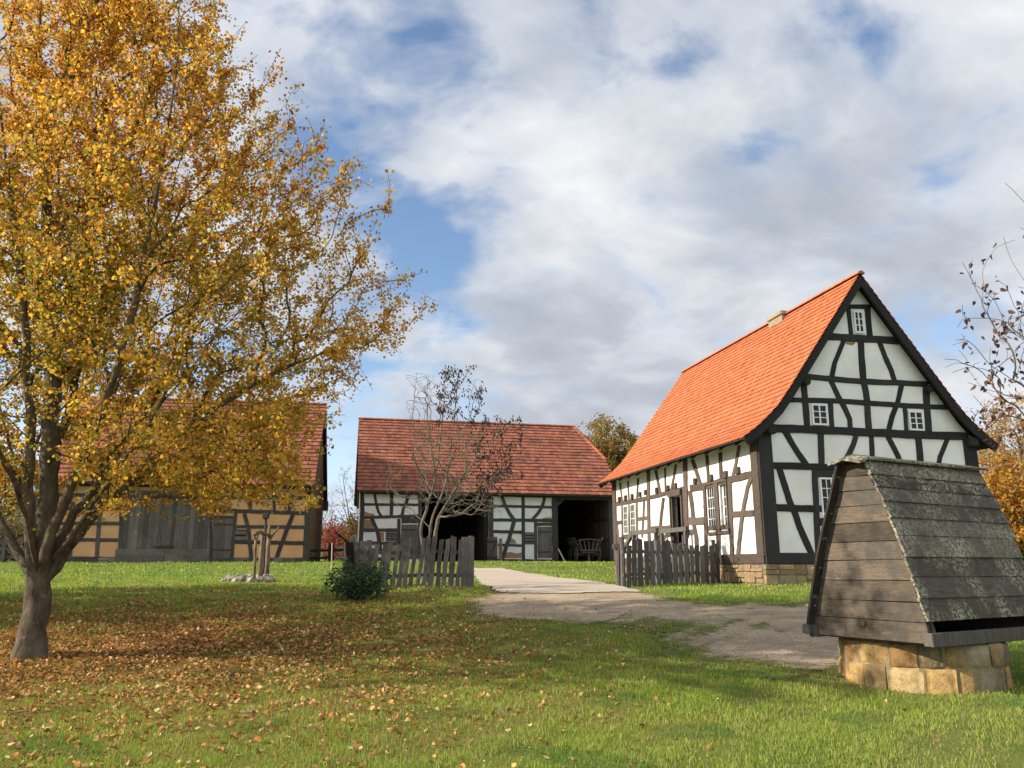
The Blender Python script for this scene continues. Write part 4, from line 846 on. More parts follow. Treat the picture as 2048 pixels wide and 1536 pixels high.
# ------------------------------------------------------------------ picket fences
def picket_fence(A, B, n, label, tops, lean, seed, wid=(.11, .17), hmin=1.0, gapend=None):
    rn = random.Random(seed); A = np.array(A); B = np.array(B); d = (B-A); L = np.linalg.norm(d[:2]); d = d/L; nn = np.array([d[1], -d[0], 0])
    mid = (A+B)/2; fe = empty('picket_fence', (mid[0], mid[1], Hf(mid[0], mid[1])), label, 'fence', 'picket fences flanking the drive')
    PLN = Plane(np.array([A[0], A[1], 0]), d, nn)
    for i in range(n):
        u = L*(i+.5)/n+rn.uniform(-.02, .02); w_ = rn.uniform(*wid); h = tops(i/(n-1))+rn.uniform(-.07, .06); le = lean(i/(n-1))+rn.uniform(-.03, .03)
        p = PLN.to3(u, 0); z0 = Hf(p[0], p[1])-.03; k = rn.uniform(.7, 1.3); mb = MB(); mb.col = (k, k*rn.uniform(.95, 1), k*rn.uniform(.9, 1.02)); q = []
        cut = rn.uniform(-.035, .035); m_ = 6; tw = rn.uniform(-.015, .015)
        for j in range(m_+1):
            z = z0+h*j/m_; c = u+le*(j/m_)+.008*math.sin(j*1.3+i); o_ = .03+tw*(j/m_-.5)
            wa = w_*(1+rn.uniform(-.05, .05)); ct = cut if j == m_ else 0
            q += [PLN.to3(c-wa/2, z-ct, o_-.012), PLN.to3(c+wa/2, z+ct, o_-.012), PLN.to3(c+wa/2, z+ct, o_+.012), PLN.to3(c-wa/2, z-ct, o_+.012)]
        mb.add(q, [(j*4+a, j*4+(a+1) % 4, (j+1)*4+(a+1) % 4, (j+1)*4+a) for j in range(m_) for a in range(4)]+[(3, 2, 1, 0), tuple(m_*4+a for a in range(4))])
        mb.build('picket', M['picket'], fe)
    for hz in (.30, .86):
        mb = MB(); pts = [PLN.to3(L*j/6, Hf(*PLN.to3(L*j/6, 0)[:2])+hz+.02*math.sin(j*2.1), -.03) for j in range(7)]
        for p, q_ in zip(pts[:-1], pts[1:]): dd = (q_-p)/np.linalg.norm(q_-p); mb.box((p+q_)/2, np.linalg.norm(q_-p)+.01, .05, .085, dd, nn, np.cross(dd, nn))
        mb.build('rail', M['picket'], fe)
    for u in (.06, L-.06):
        mb = MB(); p = PLN.to3(u, 0, -.09); z_ = Hf(p[0], p[1]); mb.tube([(p[0], p[1], z_-.2), (p[0]+.01, p[1], z_+.7), (p[0], p[1], z_+1.24)], [.07, .065, .06], 7, True, .07); mb.build('post', M['picket'], fe)
    return fe, PLN, L
fl, PL_, L_ = picket_fence((-3.95, 19.72, 0), (-.95, 20.0, 0), 19, 'weathered grey picket fence left of the drive beside the green bush', lambda f: .98+.22*min(1, f*2.2), lambda f: .17-.10*f, 21, (.095, .138))
mb = MB()
for i, (u, w_) in enumerate(((L_-.22, .16), (L_-.06, .15))): k = 1.1; mb.col = (k, k, k); mb.box(PL_.to3(u, Hf(*PL_.to3(u, 0)[:2])+.59, .055), w_, .03, 1.24, PL_.g, PL_.n)
mb.build('picket', M['picket'], fl)
picket_fence((2.80, 20.45, 0), (5.86, 23.15, 0), 17, 'dark grey picket fence right of the drive ending at the white house wall', lambda f: 1.13+.06*math.sin(f*7), lambda f: .02, 22, (.165, .21))
p = at(1236, 1110, 20.9); z_ = Hf(p[0], p[1]); mb = MB(); mb.tube([(p[0], p[1], z_-.2), (p[0]+.02, p[1]+.05, z_+1.0)], .08, 8, True, .05); mb.box((p[0]+.02, p[1]+.05, z_+1.0), .28, .16, .12); tag(mb.build('fence_post', M['picket']), 'squat capped grey fence post at the drive end of the right picket fence', 'post')
# leaning remains of the fence where it turns away behind the bush
turn = empty('broken_fence', (-3.95, 20.6, Hf(-3.95, 20.6)), 'broken grey pickets and posts leaning behind the green bush', 'fence')
for (px, top, Y, w_, le) in ((693, 1086, 20.9, .09, .02), (703, 1092, 20.7, .12, -.05), (716, 1084, 20.5, .15, .05), (728, 1082, 20.3, .16, .1), (740, 1080, 20.2, .13, .12)):
    p = at(px, top, Y); z_ = Hf(p[0], p[1])-.05; k = random.uniform(.8, 1.5); mb = MB(); mb.col = (k, k, k); a = np.array([p[0]-le, p[1], z_]); d = (p-a)/np.linalg.norm(p-a); mb.box((a+p)/2, np.linalg.norm(p-a), w_, .04, d, np.cross([0, 1, 0], d), (0, 1, 0)); mb.build('picket', M['picket'], turn)
p = at(700, 1150, 17.6); z_ = Hf(p[0], p[1]); mb = MB(); mb.col = (.35, .32, .3); mb.tube([(p[0], p[1], z_-.2), (p[0]+.02, p[1], z_+.6), (p[0]-.05, p[1], z_+1.12)], [.11, .1, .085], 9, True, .08); mb.tube([(p[0]-.05, p[1], z_+1.1), (p[0]-.35, p[1]-.05, z_+1.35)], [.03, .015], 6)
tag(mb.build('old_post', M['bark_dark']), 'dark rotten post standing in the green bush', 'post')
# split rail fence between the barns
rf = empty('rail_fence', (-8.2, 38.4, Hf(-8.2, 38.4)), 'dark split rail fence between the two barns in front of the red bush', 'fence')
for x in (-8.55, -6.9):
    z_ = Hf(x, 38.4); mb = MB(); mb.col = (.4, .38, .36); mb.rbox((x, 38.4, z_+.35), .24, .2, .95, b=.1, jit=.01); mb.build('post', M['bark_dark'], rf)
for (z0, z1) in ((.22, .18), (.56, .52)):
    mb = MB(); mb.col = (.5, .48, .45); a = np.array([-9.6, 38.42, Hf(-9.6, 38.4)+z0]); b = np.array([-6.6, 38.36, Hf(-6.6, 38.4)+z1]); mb.tube([a, (a+b)/2+np.array([0, 0, .03]), b], [.06, .065, .055], 6, True, .1); mb.build('rail', M['bark_dark'], rf)
rf2 = empty('rail_fence', (-6.6, 36.3, Hf(-6.6, 36.3)), 'pale weathered rails leaning beside the open barn corner', 'fence', 'rail fences')
for (a, b, r_) in (((668, 1108), (706, 1130), .05), ((672, 1095), (712, 1098), .05), ((670, 1116), (712, 1113), .045), ((680, 1105), (700, 1100), .04)):
    mb = MB(); mb.tube([at(*a, 36.2), at(*b, 36.4)], r_, 6, True, .1); mb.build('rail', M['plank'], rf2)
p = at(708, 1115, 36.4); mb = MB(); mb.box((p[0], p[1], Hf(p[0], p[1])+.55), .16, .14, 1.3); mb.build('post', M['plank'], rf2)
p = at(663, 1137, 30); z_ = Hf(p[0], p[1]); mb = MB(); mb.tube([(p[0], p[1], z_-.1), (p[0]-.02, p[1], z_+1.02)], .022, 6); tag(mb.build('marker_stake', M['pale']), 'thin pale stake standing in the lawn between the barns', 'stake')
# fence far left behind the big tree
lf = empty('plank_fence', (-21, 36, Hf(-21, 36)), 'dark plank fence with diagonal braces left of the clay barn', 'fence')
FLP = Plane(np.array([-26.0, 36, 0]), np.array([1.0, 0, 0]), np.array([0, -1.0, 0]))
mb = MB(); 
for z in (2.0, 2.35, 2.7): slab(mb, FLP, 0, 5.2, z, z+.14, .03, -.02)
beam_m(mb, FLP, .5, 1.9, 1.6, 3.0, .1, .06, .0); beam_m(mb, FLP, 3.0, 3.0, 4.2, 1.9, .1, .06, .0); mb.build('rail', M['barn_timber'], lf)
for u in (.1, 1.8, 3.5, 5.1): mb = MB(); slab(mb, FLP, u-.08, u+.08, 1.4, 3.1, .07, -.08); mb.build('post', M['barn_timber'], lf)

# ------------------------------------------------------------------ fire ring with forked posts on the lawn
CY = 24.0; cc_ = at(503, 1166, CY); cz_ = Hf(cc_[0], cc_[1])
def gp(px, Y, dz=0): p = at(px, 1100, Y); return np.array([p[0], p[1], Hf(p[0], p[1])+dz])
rs = [(458, 24.0, .30, 'pale flat stone at the left end of the fire ring'), (470, 23.7, .26, 'small tilted grey stone second from the left in the fire ring'), (480, 24.25, .34, None), (478, 23.55, .24, None), (491, 23.5, .28, None), (502, 23.45, .25, None), (514, 23.5, .22, None), (524, 23.7, .28, None), (534, 23.9, .30, None), (545, 24.1, .26, 'low grey stone at the right end of the fire ring'), (538, 24.5, .28, None), (520, 24.7, .3, None), (500, 24.75, .3, None), (484, 24.6, .28, None), (466, 24.4, .27, None)]
for i, (px, Y, s_, lab) in enumerate(rs):
    p = gp(px, Y); mb = MB(); b = random.choice([(.33, .30, .25), (.27, .245, .21), (.40, .37, .32), (.25, .19, .15)]); mb.col = b
    a = random.uniform(0, PI); ti = random.uniform(-.5, .5); X = np.array([math.cos(a)*math.cos(ti), math.sin(a)*math.cos(ti), math.sin(ti)]); Yv = np.array([-math.sin(a), math.cos(a), 0]); Zv = np.cross(X, Yv)
    mb.rbox(p+np.array([0, 0, s_*.28]), s_*1.25, s_*.85, s_*.62, X, Yv, Zv, .32, .02)
    o = mb.build('field_stone', M['rock']); o['label'] = lab or 'rough field stone in the ring around the forked posts'; o['category'] = 'stone'; o['group'] = 'stones of the fire ring'
for (p0, p1, Y, r_, lab) in (((479, 1160), (489, 1157-2), 24.0, .07, 'short pale log end leaning on the fire ring stones'), ((483, 1167), (499, 1156), 23.85, .085, 'brown split log lying across the fire ring stones'), ((492, 1166), (519, 1162), 23.75, .11, 'thick dark log lying at the foot of the forked posts')):
    a, b = at(*p0, Y), at(*p1, Y+.1); mb = MB(); mb.tube([a, (a+b)/2, b], [r_, r_*1.05, r_*.95], 9, True, .06); tag(mb.build('log', M['log']), lab, 'log')
def fork_post(name, pts, rad, forks, lab, mat):
    mb = MB(); mb.tube(pts, rad, 9, True, .07)
    for f_, r_ in forks: mb.tube(f_, r_, 7, True, .07)
    tag(mb.build(name, mat, None, True), lab, 'post')
S6 = lambda x, y, Y: at(440+x/8.081, 1000+y/8.084, Y)
b0 = S6(545, 1420, 23.4); b0[2] = Hf(b0[0], b0[1])-.1
fork_post('forked_post', [b0, S6(562, 1050, 23.45), S6(572, 800, 23.45), S6(578, 650, 23.45)], [.045, .042, .04, .038], [([S6(578, 660, 23.45), S6(558, 600, 23.45), S6(552, 550, 23.45)], [.03, .027, .025]), ([S6(578, 660, 23.45), S6(605, 590, 23.45), S6(622, 545, 23.45)], [.03, .027, .025])], 'thin crooked forked post in front of the fire ring', M['log'])
b0 = S6(655, 1300, 24.1); b0[2] = Hf(b0[0], b0[1])-.1
fork_post('round_post', [b0, S6(662, 1000, 24.1), S6(678, 750, 24.1), S6(690, 530, 24.1)], [.075, .07, .062, .05], [], 'thick peeled post in the middle of the fire ring', M['log'])
b0 = S6(748, 1265, 24.7); b0[2] = Hf(b0[0], b0[1])-.1
fork_post('forked_post', [b0, S6(768, 1000, 24.7), S6(778, 750, 24.7), S6(790, 620, 24.7)], [.068, .066, .064, .06], [([S6(788, 640, 24.7), S6(795, 520, 24.7), S6(800, 410, 24.7)], [.045, .042, .04]), ([S6(800, 640, 24.7), S6(870, 540, 24.7), S6(958, 428, 24.7)], [.042, .034, .025])], 'stout post with two tall prongs behind the fire ring', M['log'])
mb = MB(); mb.tube([S6(565, 548, 23.2), S6(640, 515, 23.6), S6(720, 545, 24.2), S6(815, 580, 24.8)], [.07, .058, .052, .045], 10, True, .06); tag(mb.build('cross_log', M['log'], None, True), 'cross log resting in the forks of the fire ring posts', 'log')
b0 = S6(715, 1150, 25.6); b0[2] = Hf(b0[0], b0[1])-.1; mb = MB(); mb.tube([b0, S6(728, 700, 25.6), S6(742, 300, 25.6)], [.045, .043, .042], 8, True, .05)
t_ = S6(745, 260, 25.6); tp = empty('capped_pole', tuple(b0), 'tall slim grey pole topped with a square wooden block', 'pole'); mb.build('pole', M['barn_timber'], tp); mb = MB(); mb.rbox(t_, .18, .18, .18, b=.12, jit=.012); mb.col = (.05, .05, .05); mb.build('block', M['barn_timber'], tp)

# ------------------------------------------------------------------ hay wagon and pole in the right bay
wy = 43.2; wp0 = at(1176, 1110, wy); wz0 = Hf(wp0[0], wp0[1]); wx = wp0[0]; wb_z = max(wz0, MZ0-.05)
wag = empty('hay_wagon', (wx, wy, wb_z), 'old grey ladder sided hay wagon parked in the dark barn bay', 'wagon')
WLn = 2.6; fx = np.array([math.sin(math.radians(-6)), math.cos(math.radians(-6)), 0]); rx = np.array([fx[1], -fx[0], 0])
def wpt(s, f_, z): return np.array([wx, wy, wb_z])+rx*s+fx*f_+np.array([0, 0, z])
for s in (-1, 1):
    for f_ in (.1, 2.0):
        mb = MB(); R_ = .40; c = wpt(s*.62, f_, R_); n = 18
        mb.tube([c+fx*math.cos(2*PI*i/n)*R_+np.array([0, 0, math.sin(2*PI*i/n)*R_]) for i in range(n+1)], .036, 6, False)
        for i in range(10): mb.tube([c, c+fx*math.cos(2*PI*i/10)*R_+np.array([0, 0, math.sin(2*PI*i/10)*R_])], .02, 5)
        mb.tube([c-rx*.12, c+rx*.12], .08, 8); mb.build('wheel', M['barn_timber'], wag)
mb = MB()
for f_ in (.1, 2.0): mb.box(wpt(0, f_, .42), 1.25, .1, .12, rx, fx)
mb.box(wpt(0, 1.0, .52), .7, 2.7, .08, rx, fx); mb.box(wpt(0, -.25, .30), .09, .1, .5, rx, fx); mb.build('undercarriage', M['barn_timber'], wag)
for s in (-1, 1):
    mb = MB()
    for (z, o) in ((.62, .42), (.9, .56), (1.22, .74)): mb.tube([wpt(s*o, -.35, z), wpt(s*o, 2.4, z)], .028, 6)
    for i in range(8): f_ = -.3+i*.38; mb.tube([wpt(s*.40, f_, .56), wpt(s*.78, f_, 1.3)], .018, 5)
    mb.build('side_ladder', M['barn_timber'], wag)
for f_ in (-.35, 2.4):
    mb = MB(); mb.tube([wpt(-.44, f_, .62), wpt(.44, f_, .62)], .03, 6); mb.tube([wpt(-.58, f_, 1.14), wpt(0, f_, 1.20), wpt(.58, f_, 1.14)], .03, 6)
    for i in range(5): s = -.36+i*.18; mb.tube([wpt(s, f_, .62), wpt(s*1.45, f_, 1.18)], .02, 5)
    mb.build('end_rack', M['barn_timber'], wag)
p0, p1 = at(1134, 1131, 41.4), at(1117, 1098, 42.2); mb = MB(); mb.tube([p0, p1], .035, 6); tag(mb.build('leaning_pole', M['plank']), 'thin grey pole leaning against the barn post beside the wagon', 'pole')
# ------------------------------------------------------------------ tree growth
class Tree:
    def __init__(s, base, seed=1, maxn=90000):
        s.P = np.zeros((maxn, 3)); s.D = np.zeros((maxn, 3)); s.L = np.zeros(maxn); s.par = np.full(maxn, -1); s.n = 1; s.P[0] = base; s.D[0] = (0, 0, 1); s.R = np.random.default_rng(seed); s.tips = []; s.fix = {}
    def add(s, p, par):
        i = s.n; s.P[i] = p; d = p-s.P[par]; l = np.linalg.norm(d); s.D[i] = d/max(l, 1e-9); s.L[i] = s.L[par]+l; s.par[i] = par; s.n += 1; return i
    def limb(s, pts, seg=.22, start=None, jit=.012):
        pts = [np.array(p, float) for p in pts]
        if start is None: d = np.linalg.norm(s.P[:s.n]-pts[0], axis=1); start = int(d.argmin())
        cur = start; Pp = [s.P[start]]+pts
        # Catmull-Rom through the points
        E_ = [2*Pp[0]-Pp[1]]+Pp+[2*Pp[-1]-Pp[-2]]
        for i in range(1, len(E_)-2):
            a, b, c, d = E_[i-1], E_[i], E_[i+1], E_[i+2]; k = max(1, int(np.linalg.norm(c-b)/seg))
            for j in range(1, k+1):
                t = j/k; p = .5*((2*b)+(-a+c)*t+(2*a-5*b+4*c-d)*t*t+(-a+3*b-3*c+d)*t**3); cur = s.add(p+s.R.normal(0, jit, 3), cur)
        return cur
    def grow(s, tips, seg=.22, wp=.32, ang=.7, jit=.02, up=.15, minL=0.0, key=None):
        tips = np.array(tips); base = s.P[0]
        o = np.argsort(np.linalg.norm((tips-base), axis=1) if key is None else key)
        for t in tips[o]:
            V = t-s.P[:s.n]; d = np.linalg.norm(V, axis=1)+1e-9; c = (V*s.D[:s.n]).sum(1)/d
            cost = d*(1+ang*(1-c))+wp*s.L[:s.n]; cost[s.L[:s.n] < minL] = 1e9
            k = int(cost.argmin()); L = d[k]; p0 = s.P[k]; ctrl = p0+s.D[k]*L*.38+np.array([0, 0, up*L*.25]); m = max(2, int(L/seg)); cur = k
            for j in range(1, m+1):
                q = j/m; p = (1-q)**2*p0+2*q*(1-q)*ctrl+q*q*t; cur = s.add(p+(s.R.normal(0, jit*min(1, L), 3) if j < m else 0), cur)
            s.tips.append(cur)
    def radii(s, rt=.0032, ex=.5, rmin=.0028):
        n = s.n; cnt = np.zeros(n); ch = np.zeros(n, int)
        for i in range(1, n): ch[s.par[i]] += 1
        cnt[ch == 0] = 1
        for i in range(n-1, 0, -1): cnt[s.par[i]] += cnt[i]
        s.cnt = cnt; s.ch = ch; return np.maximum(rmin, rt*cnt**ex)
    def mesh(s, name, mat, parent, rad, col=(1, 1, 1), flare=None):
        n = s.n; kids = [[] for _ in range(n)]
        for i in range(1, n): kids[s.par[i]].append(i)
        V = []; Fc = []; nv = 0; R_ = rad.copy()
        stack = [(0, None)]
        while stack:
            st, pr = stack.pop(); chain = [st] if pr is None else [pr, st]; cur = st
            while kids[cur]:
                ks = sorted(kids[cur], key=lambda k: -R_[k]); nx_ = ks[0]
                for k in ks[1:]: stack.append((k, cur))
                chain.append(nx_); cur = nx_
            if len(chain) < 2: continue
            P = s.P[chain]; r = R_[chain].copy()
            if pr is not None: r[0] = min(r[0], r[1]*1.25)
            mr = r.max(); k = 3 if mr < .009 else (4 if mr < .02 else (6 if mr < .06 else (9 if mr < .12 else 16)))
            t = np.gradient(P, axis=0); t /= np.linalg.norm(t, axis=1)[:, None]+1e-9
            a = np.cross(t[0], [.3, .9, .1]); a /= np.linalg.norm(a); ring = np.zeros((len(chain), k, 3)); th = np.arange(k)*2*PI/k
            for i in range(len(chain)):
                a = a-t[i]*np.dot(a, t[i]); a /= np.linalg.norm(a)+1e-9; b = np.cross(t[i], a); rr = r[i]
                rv = rr*(1+(s.R.normal(0, .045, k) if mr > .03 else 0))
                if flare and pr is None: h = P[i][2]-P[0][2]; rv = rv*(1+flare*math.exp(-max(h, 0)/.22)*(1+.35*np.sin(th*4+1)))
                ring[i] = P[i]+(np.outer(np.cos(th)*rv, a)+np.outer(np.sin(th)*rv, b))
            V.append(ring.reshape(-1, 3)); m = len(chain); ii = np.arange(m*k).reshape(m, k)+nv
            Fc.append(np.stack([ii[:-1], np.roll(ii[:-1], -1, 1), np.roll(ii[1:], -1, 1), ii[1:]], -1).reshape(-1, 4)); nv += m*k
        V = np.concatenate(V); Fc = np.concatenate(Fc); return np_mesh(name, V, Fc, np.tile(np.array(col), (len(V), 1)), mat, parent, True)

def leaf_mesh(name, P, N, size, cols, mat, parent, aspect=.78, fold=.25, droop=None, R=rng, curl=.0):
    """each leaf is a folded blade of two quads pointing along its own direction"""
    n = len(P); D = N/np.linalg.norm(N, axis=1)[:, None]; up = R.normal(0, 1, (n, 3)); S = np.cross(D, up); S /= np.linalg.norm(S, axis=1)[:, None]; U = np.cross(S, D); sz = size[:, None]; a = aspect/2
    c = R.uniform(-curl, curl, (n, 1)) if curl else 0
    v0 = P; v1 = P+D*sz*.28+S*sz*a+U*sz*fold*.5; v2 = P+D*sz*.70+S*sz*a*.72+U*sz*(fold*.4+c*.5); v3 = P+D*sz+U*sz*c; v4 = P+D*sz*.70-S*sz*a*.72+U*sz*(fold*.4+c*.5); v5 = P+D*sz*.28-S*sz*a+U*sz*fold*.5
    V = np.stack([v0, v1, v2, v3, v4, v5], 1).reshape(-1, 3); b = np.arange(n)[:, None]*6
    Q_ = np.concatenate([b+np.array([[0, 1, 2, 3]]), b+np.array([[0, 3, 4, 5]])]).astype(int)
    return np_mesh(name, V, Q_, np.repeat(cols, 6, 0), mat, parent)
def twig_leaves(T, per, spread, R, back=3, seg_keep=None):
    pts = []; dirs = []
    for t in T.tips:
        i = t; chain = [i]
        for _ in range(back):
            if T.par[i] < 0: break
            i = T.par[i]; chain.append(i)
        c = T.P[chain]; m = R.poisson(per)
        for _ in range(m):
            q = R.uniform(0, len(chain)-1)*R.uniform(.3, 1); j = int(q); p = c[j]+(c[min(j+1, len(c)-1)]-c[j])*(q-j); pts.append(p+R.normal(0, spread, 3)); dirs.append(T.D[t]*.35)
    P = np.array(pts); D = np.array(dirs)+R.normal(0, .62, (len(pts), 3))+np.array([0, 0, -.45]); return P, D
def palette(R, n, cols, wts):
    cols = np.array(cols); i = R.choice(len(cols), n, p=np.array(wts)/sum(wts)); c = cols[i]*R.uniform(.82, 1.18, (n, 1)); return np.clip(c*R.uniform(.9, 1.1, (n, 3)), 0, 1)

# ------------------------------------------------------------------ the big yellow tree in front
TY = TREE[1]; tree = empty('yellow_linden', tuple(TREE), 'large spreading tree with golden yellow autumn leaves standing on the leaf strewn lawn', 'tree')
T = Tree(TREE-np.array([0, 0, .15]), 5)
def tp(px, py, dy=0.0): return at(px, py, TY+dy)
b = T.limb([tp(66, 1260), tp(75, 1190), tp(80, 1150)], .16)
fork = b
limbs = [
 [(42, 1120, .1), (15, 1065, .2), (-25, 1000, .3), (-110, 880, .5), (-230, 760, .6)],
 [(62, 1080, -.2), (58, 1000, -.3), (62, 900, -.4), (55, 780, -.6), (50, 640, -.8), (30, 480, -1), (10, 300, -1.2), (-10, 120, -1.3)],
 [(80, 1080, .2), (95, 985, .4), (120, 880, .6), (150, 760, .9), (165, 620, 1.1), (170, 450, 1.2), (175, 250, 1.3), (190, 60, 1.3), (195, -120, 1.2)],
 [(95, 1100, -.2), (125, 1020, -.3), (160, 930, -.5), (205, 820, -.8), (250, 680, -1.0), (290, 500, -1.1), (325, 320, -1.1), (350, 150, -1.0), (360, 0, -.9)],
 [(100, 1110, .25), (150, 1030, .6), (200, 960, 1.0), (280, 840, 1.5), (370, 700, 2.0), (450, 560, 2.3), (510, 420, 2.4)],
 [(105, 1120, -.1), (140, 1080, -.3), (190, 1010, -.6), (260, 900, -1.1), (350, 770, -1.6), (460, 640, -2.0), (560, 520, -2.2)],
 [(108, 1128, .1), (155, 1070, .2), (210, 1010, .3), (320, 910, .4), (430, 820, .4), (560, 740, .3), (680, 690, .2)],
 [(70, 1090, .6), (40, 960, 1.4), (0, 820, 2.2), (-40, 650, 2.8), (-60, 480, 3)],
 [(66, 1090, -.6), (35, 980, -1.3), (-20, 860, -2.0), (-90, 720, -2.6), (-130, 560, -2.9)],
 [(88, 1080, .0), (100, 900, .0), (105, 700, .1), (95, 500, .1), (90, 300, 0), (80, 100, 0), (75, -120, 0)],
]
for k_, L_p in enumerate(limbs): T.limb([tp(*q) for q in L_p], .2, fork-(k_ % 2), .014)
# low boughs reaching to the right, seen against the barn
for L_p in ([(300, 880, 1.2), (420, 850, 1.0), (540, 830, .8), (650, 800, .6)], [(330, 930, .6), (450, 925, .4), (560, 920, .2)], [(260, 900, -1.1), (380, 880, -1.9), (500, 900, -2.3), (600, 950, -2.4)], [(450, 640, -2), (560, 620, -1.4), (680, 590, -.8), (790, 560, -.4)]): T.limb([tp(*q) for q in L_p], .2)
R5 = np.random.default_rng(42)
OUT = [(-140, 430), (0, 455), (100, 520), (180, 590), (250, 650), (400, 735), (545, 815), (600, 810), (710, 775), (780, 735), (850, 690), (900, 655), (960, 630), (1010, 560), (1040, 420)]
zs_ = np.array([tp(60, y)[2] for y, x in [(o[0], 0) for o in OUT]])[::-1]; rs_ = np.array([tp(x, y)[0]-TREE[0] for y, x in OUT])[::-1]
zs_ = np.concatenate([[zs_[0]-.35], zs_, [zs_[-1]+1.2, zs_[-1]+2.6]]); rs_ = np.concatenate([[1.2], rs_, [1.9, .2]])
def sample_crown(n, shell=.55):
    out = []
    while len(out) < n:
        z = R5.uniform(zs_[0], zs_[-1]); r = np.interp(z, zs_, rs_)
        if R5.uniform(0, 1) > (r/rs_.max())**1.2: continue
        th = R5.uniform(0, 2*PI); k = R5.uniform(0, 1)**shell; lob = 1+.10*math.sin(3*th+z*1.1)+.07*math.sin(7*th-z*2.3)
        q = r*k*lob*R5.uniform(.84, 1.02); p = (TREE[0]+q*math.cos(th), TREE[1]+q*math.sin(th)*.92, z+R5.normal(0, .05))
        cl_ = mnoise.noise(Vector(p)*.95)+.5*mnoise.noise(Vector(p)*2.1)
        if cl_ < .02 and R5.uniform() < .75: continue                       # gaps between the leafy clumps
        if q*math.sin(th) < -.30*r and R5.uniform() < .55: continue          # thinner on the lawn side, so the limbs show
        out.append(p)
    return np.array(out)
tips = sample_crown(NTIPS, .62); hh_ = tips[:, 2]-TREE[2]; rr_ = np.hypot(tips[:, 0]-TREE[0], tips[:, 1]-TREE[1]); tips = tips[~((rr_ < .8+.35*hh_) & (hh_ < 3.9) & (R5.uniform(0, 1, len(tips)) < .93))]; tips = tips[~((tips[:, 2] < TREE[2]+2.55) & (np.hypot(tips[:, 0]-TREE[0], tips[:, 1]-TREE[1]) < 2.3))]
# stray sprays at the outline as seen in the photograph
spr = np.array([tp(x, y, R5.uniform(-1, 1)) for x, y in [(845, 545), (800, 600), (770, 415), (760, 470), (700, 350), (650, 240), (640, 290), (600, 170), (560, 100), (515, 110), (790, 712), (745, 780), (660, 880), (648, 905), (620, 1000), (690, 830), (820, 570), (770, 560), (740, 660), (700, 720), (610, 205), (690, 400), (720, 500), (450, 10), (480, 60)]])
low = np.array([tp(x, y, R5.uniform(-1.6, 2.4)) for x, y in [(R5.uniform(200, 640), R5.uniform(930, 1018)) for _ in range(110)]+[(R5.uniform(150, 600), R5.uniform(820, 960)) for _ in range(230)]]+[tp(x, y, R5.uniform(-1.5, 2.5)) for x, y in [(R5.uniform(-160, 30), R5.uniform(900, 1000)) for _ in range(26)]])
T.grow(np.concatenate([tips, spr, low]), .2, .30, .62, .02, .6, .9, np.linalg.norm((np.concatenate([tips, spr, low])-(TREE+np.array([0, 0, 1.6])))*np.array([1, 1, .85]), axis=1))
rad = np.minimum(T.radii(.0033, .49, .0034), .118)
tr_ = []; i = fork
while i >= 0: tr_.append(i); i = T.par[i]
hf = T.P[fork][2]-TREE[2]
for i in tr_: q = (T.P[i][2]-TREE[2])/hf; rad[i] = .160+.03*abs(q-.5)
for i in range(1, T.n):
    s_ = T.L[i]-T.L[fork]
    if 0 < s_ < 1.6 and rad[i] > .05: rad[i] *= 1+.42*math.exp(-s_/.40)
T.mesh('trunk', M['bark'], tree, rad, (1.15, 1.1, 1.0), .8)
P_, D_ = twig_leaves(T, LPT, .05, R5, 4)
hgt = (P_[:, 2]-TREE[2]); rdist = np.hypot(P_[:, 0]-TREE[0], P_[:, 1]-TREE[1]); env = np.interp(P_[:, 2], zs_, rs_); inn = 1-np.clip(rdist/np.maximum(env, .3), 0, 1)
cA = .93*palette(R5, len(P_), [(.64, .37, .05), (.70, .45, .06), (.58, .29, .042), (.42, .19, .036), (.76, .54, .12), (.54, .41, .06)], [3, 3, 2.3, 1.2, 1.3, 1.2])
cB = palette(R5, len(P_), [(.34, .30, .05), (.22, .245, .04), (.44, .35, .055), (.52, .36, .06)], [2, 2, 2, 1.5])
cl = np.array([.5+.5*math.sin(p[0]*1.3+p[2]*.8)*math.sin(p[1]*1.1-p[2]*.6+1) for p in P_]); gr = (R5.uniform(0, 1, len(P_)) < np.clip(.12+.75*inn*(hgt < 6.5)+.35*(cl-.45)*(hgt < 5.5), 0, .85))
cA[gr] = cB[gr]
pk = R5.uniform(0, 1, len(P_)) < np.clip(.04+.12*(hgt > 6), 0, 1); cA[pk] = palette(R5, int(pk.sum()), [(.42, .13, .03), (.30, .10, .03)], [1, 1])
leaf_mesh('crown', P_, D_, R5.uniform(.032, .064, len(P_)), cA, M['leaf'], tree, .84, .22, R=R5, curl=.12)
print('big tree nodes', T.n, 'leaves', len(P_))

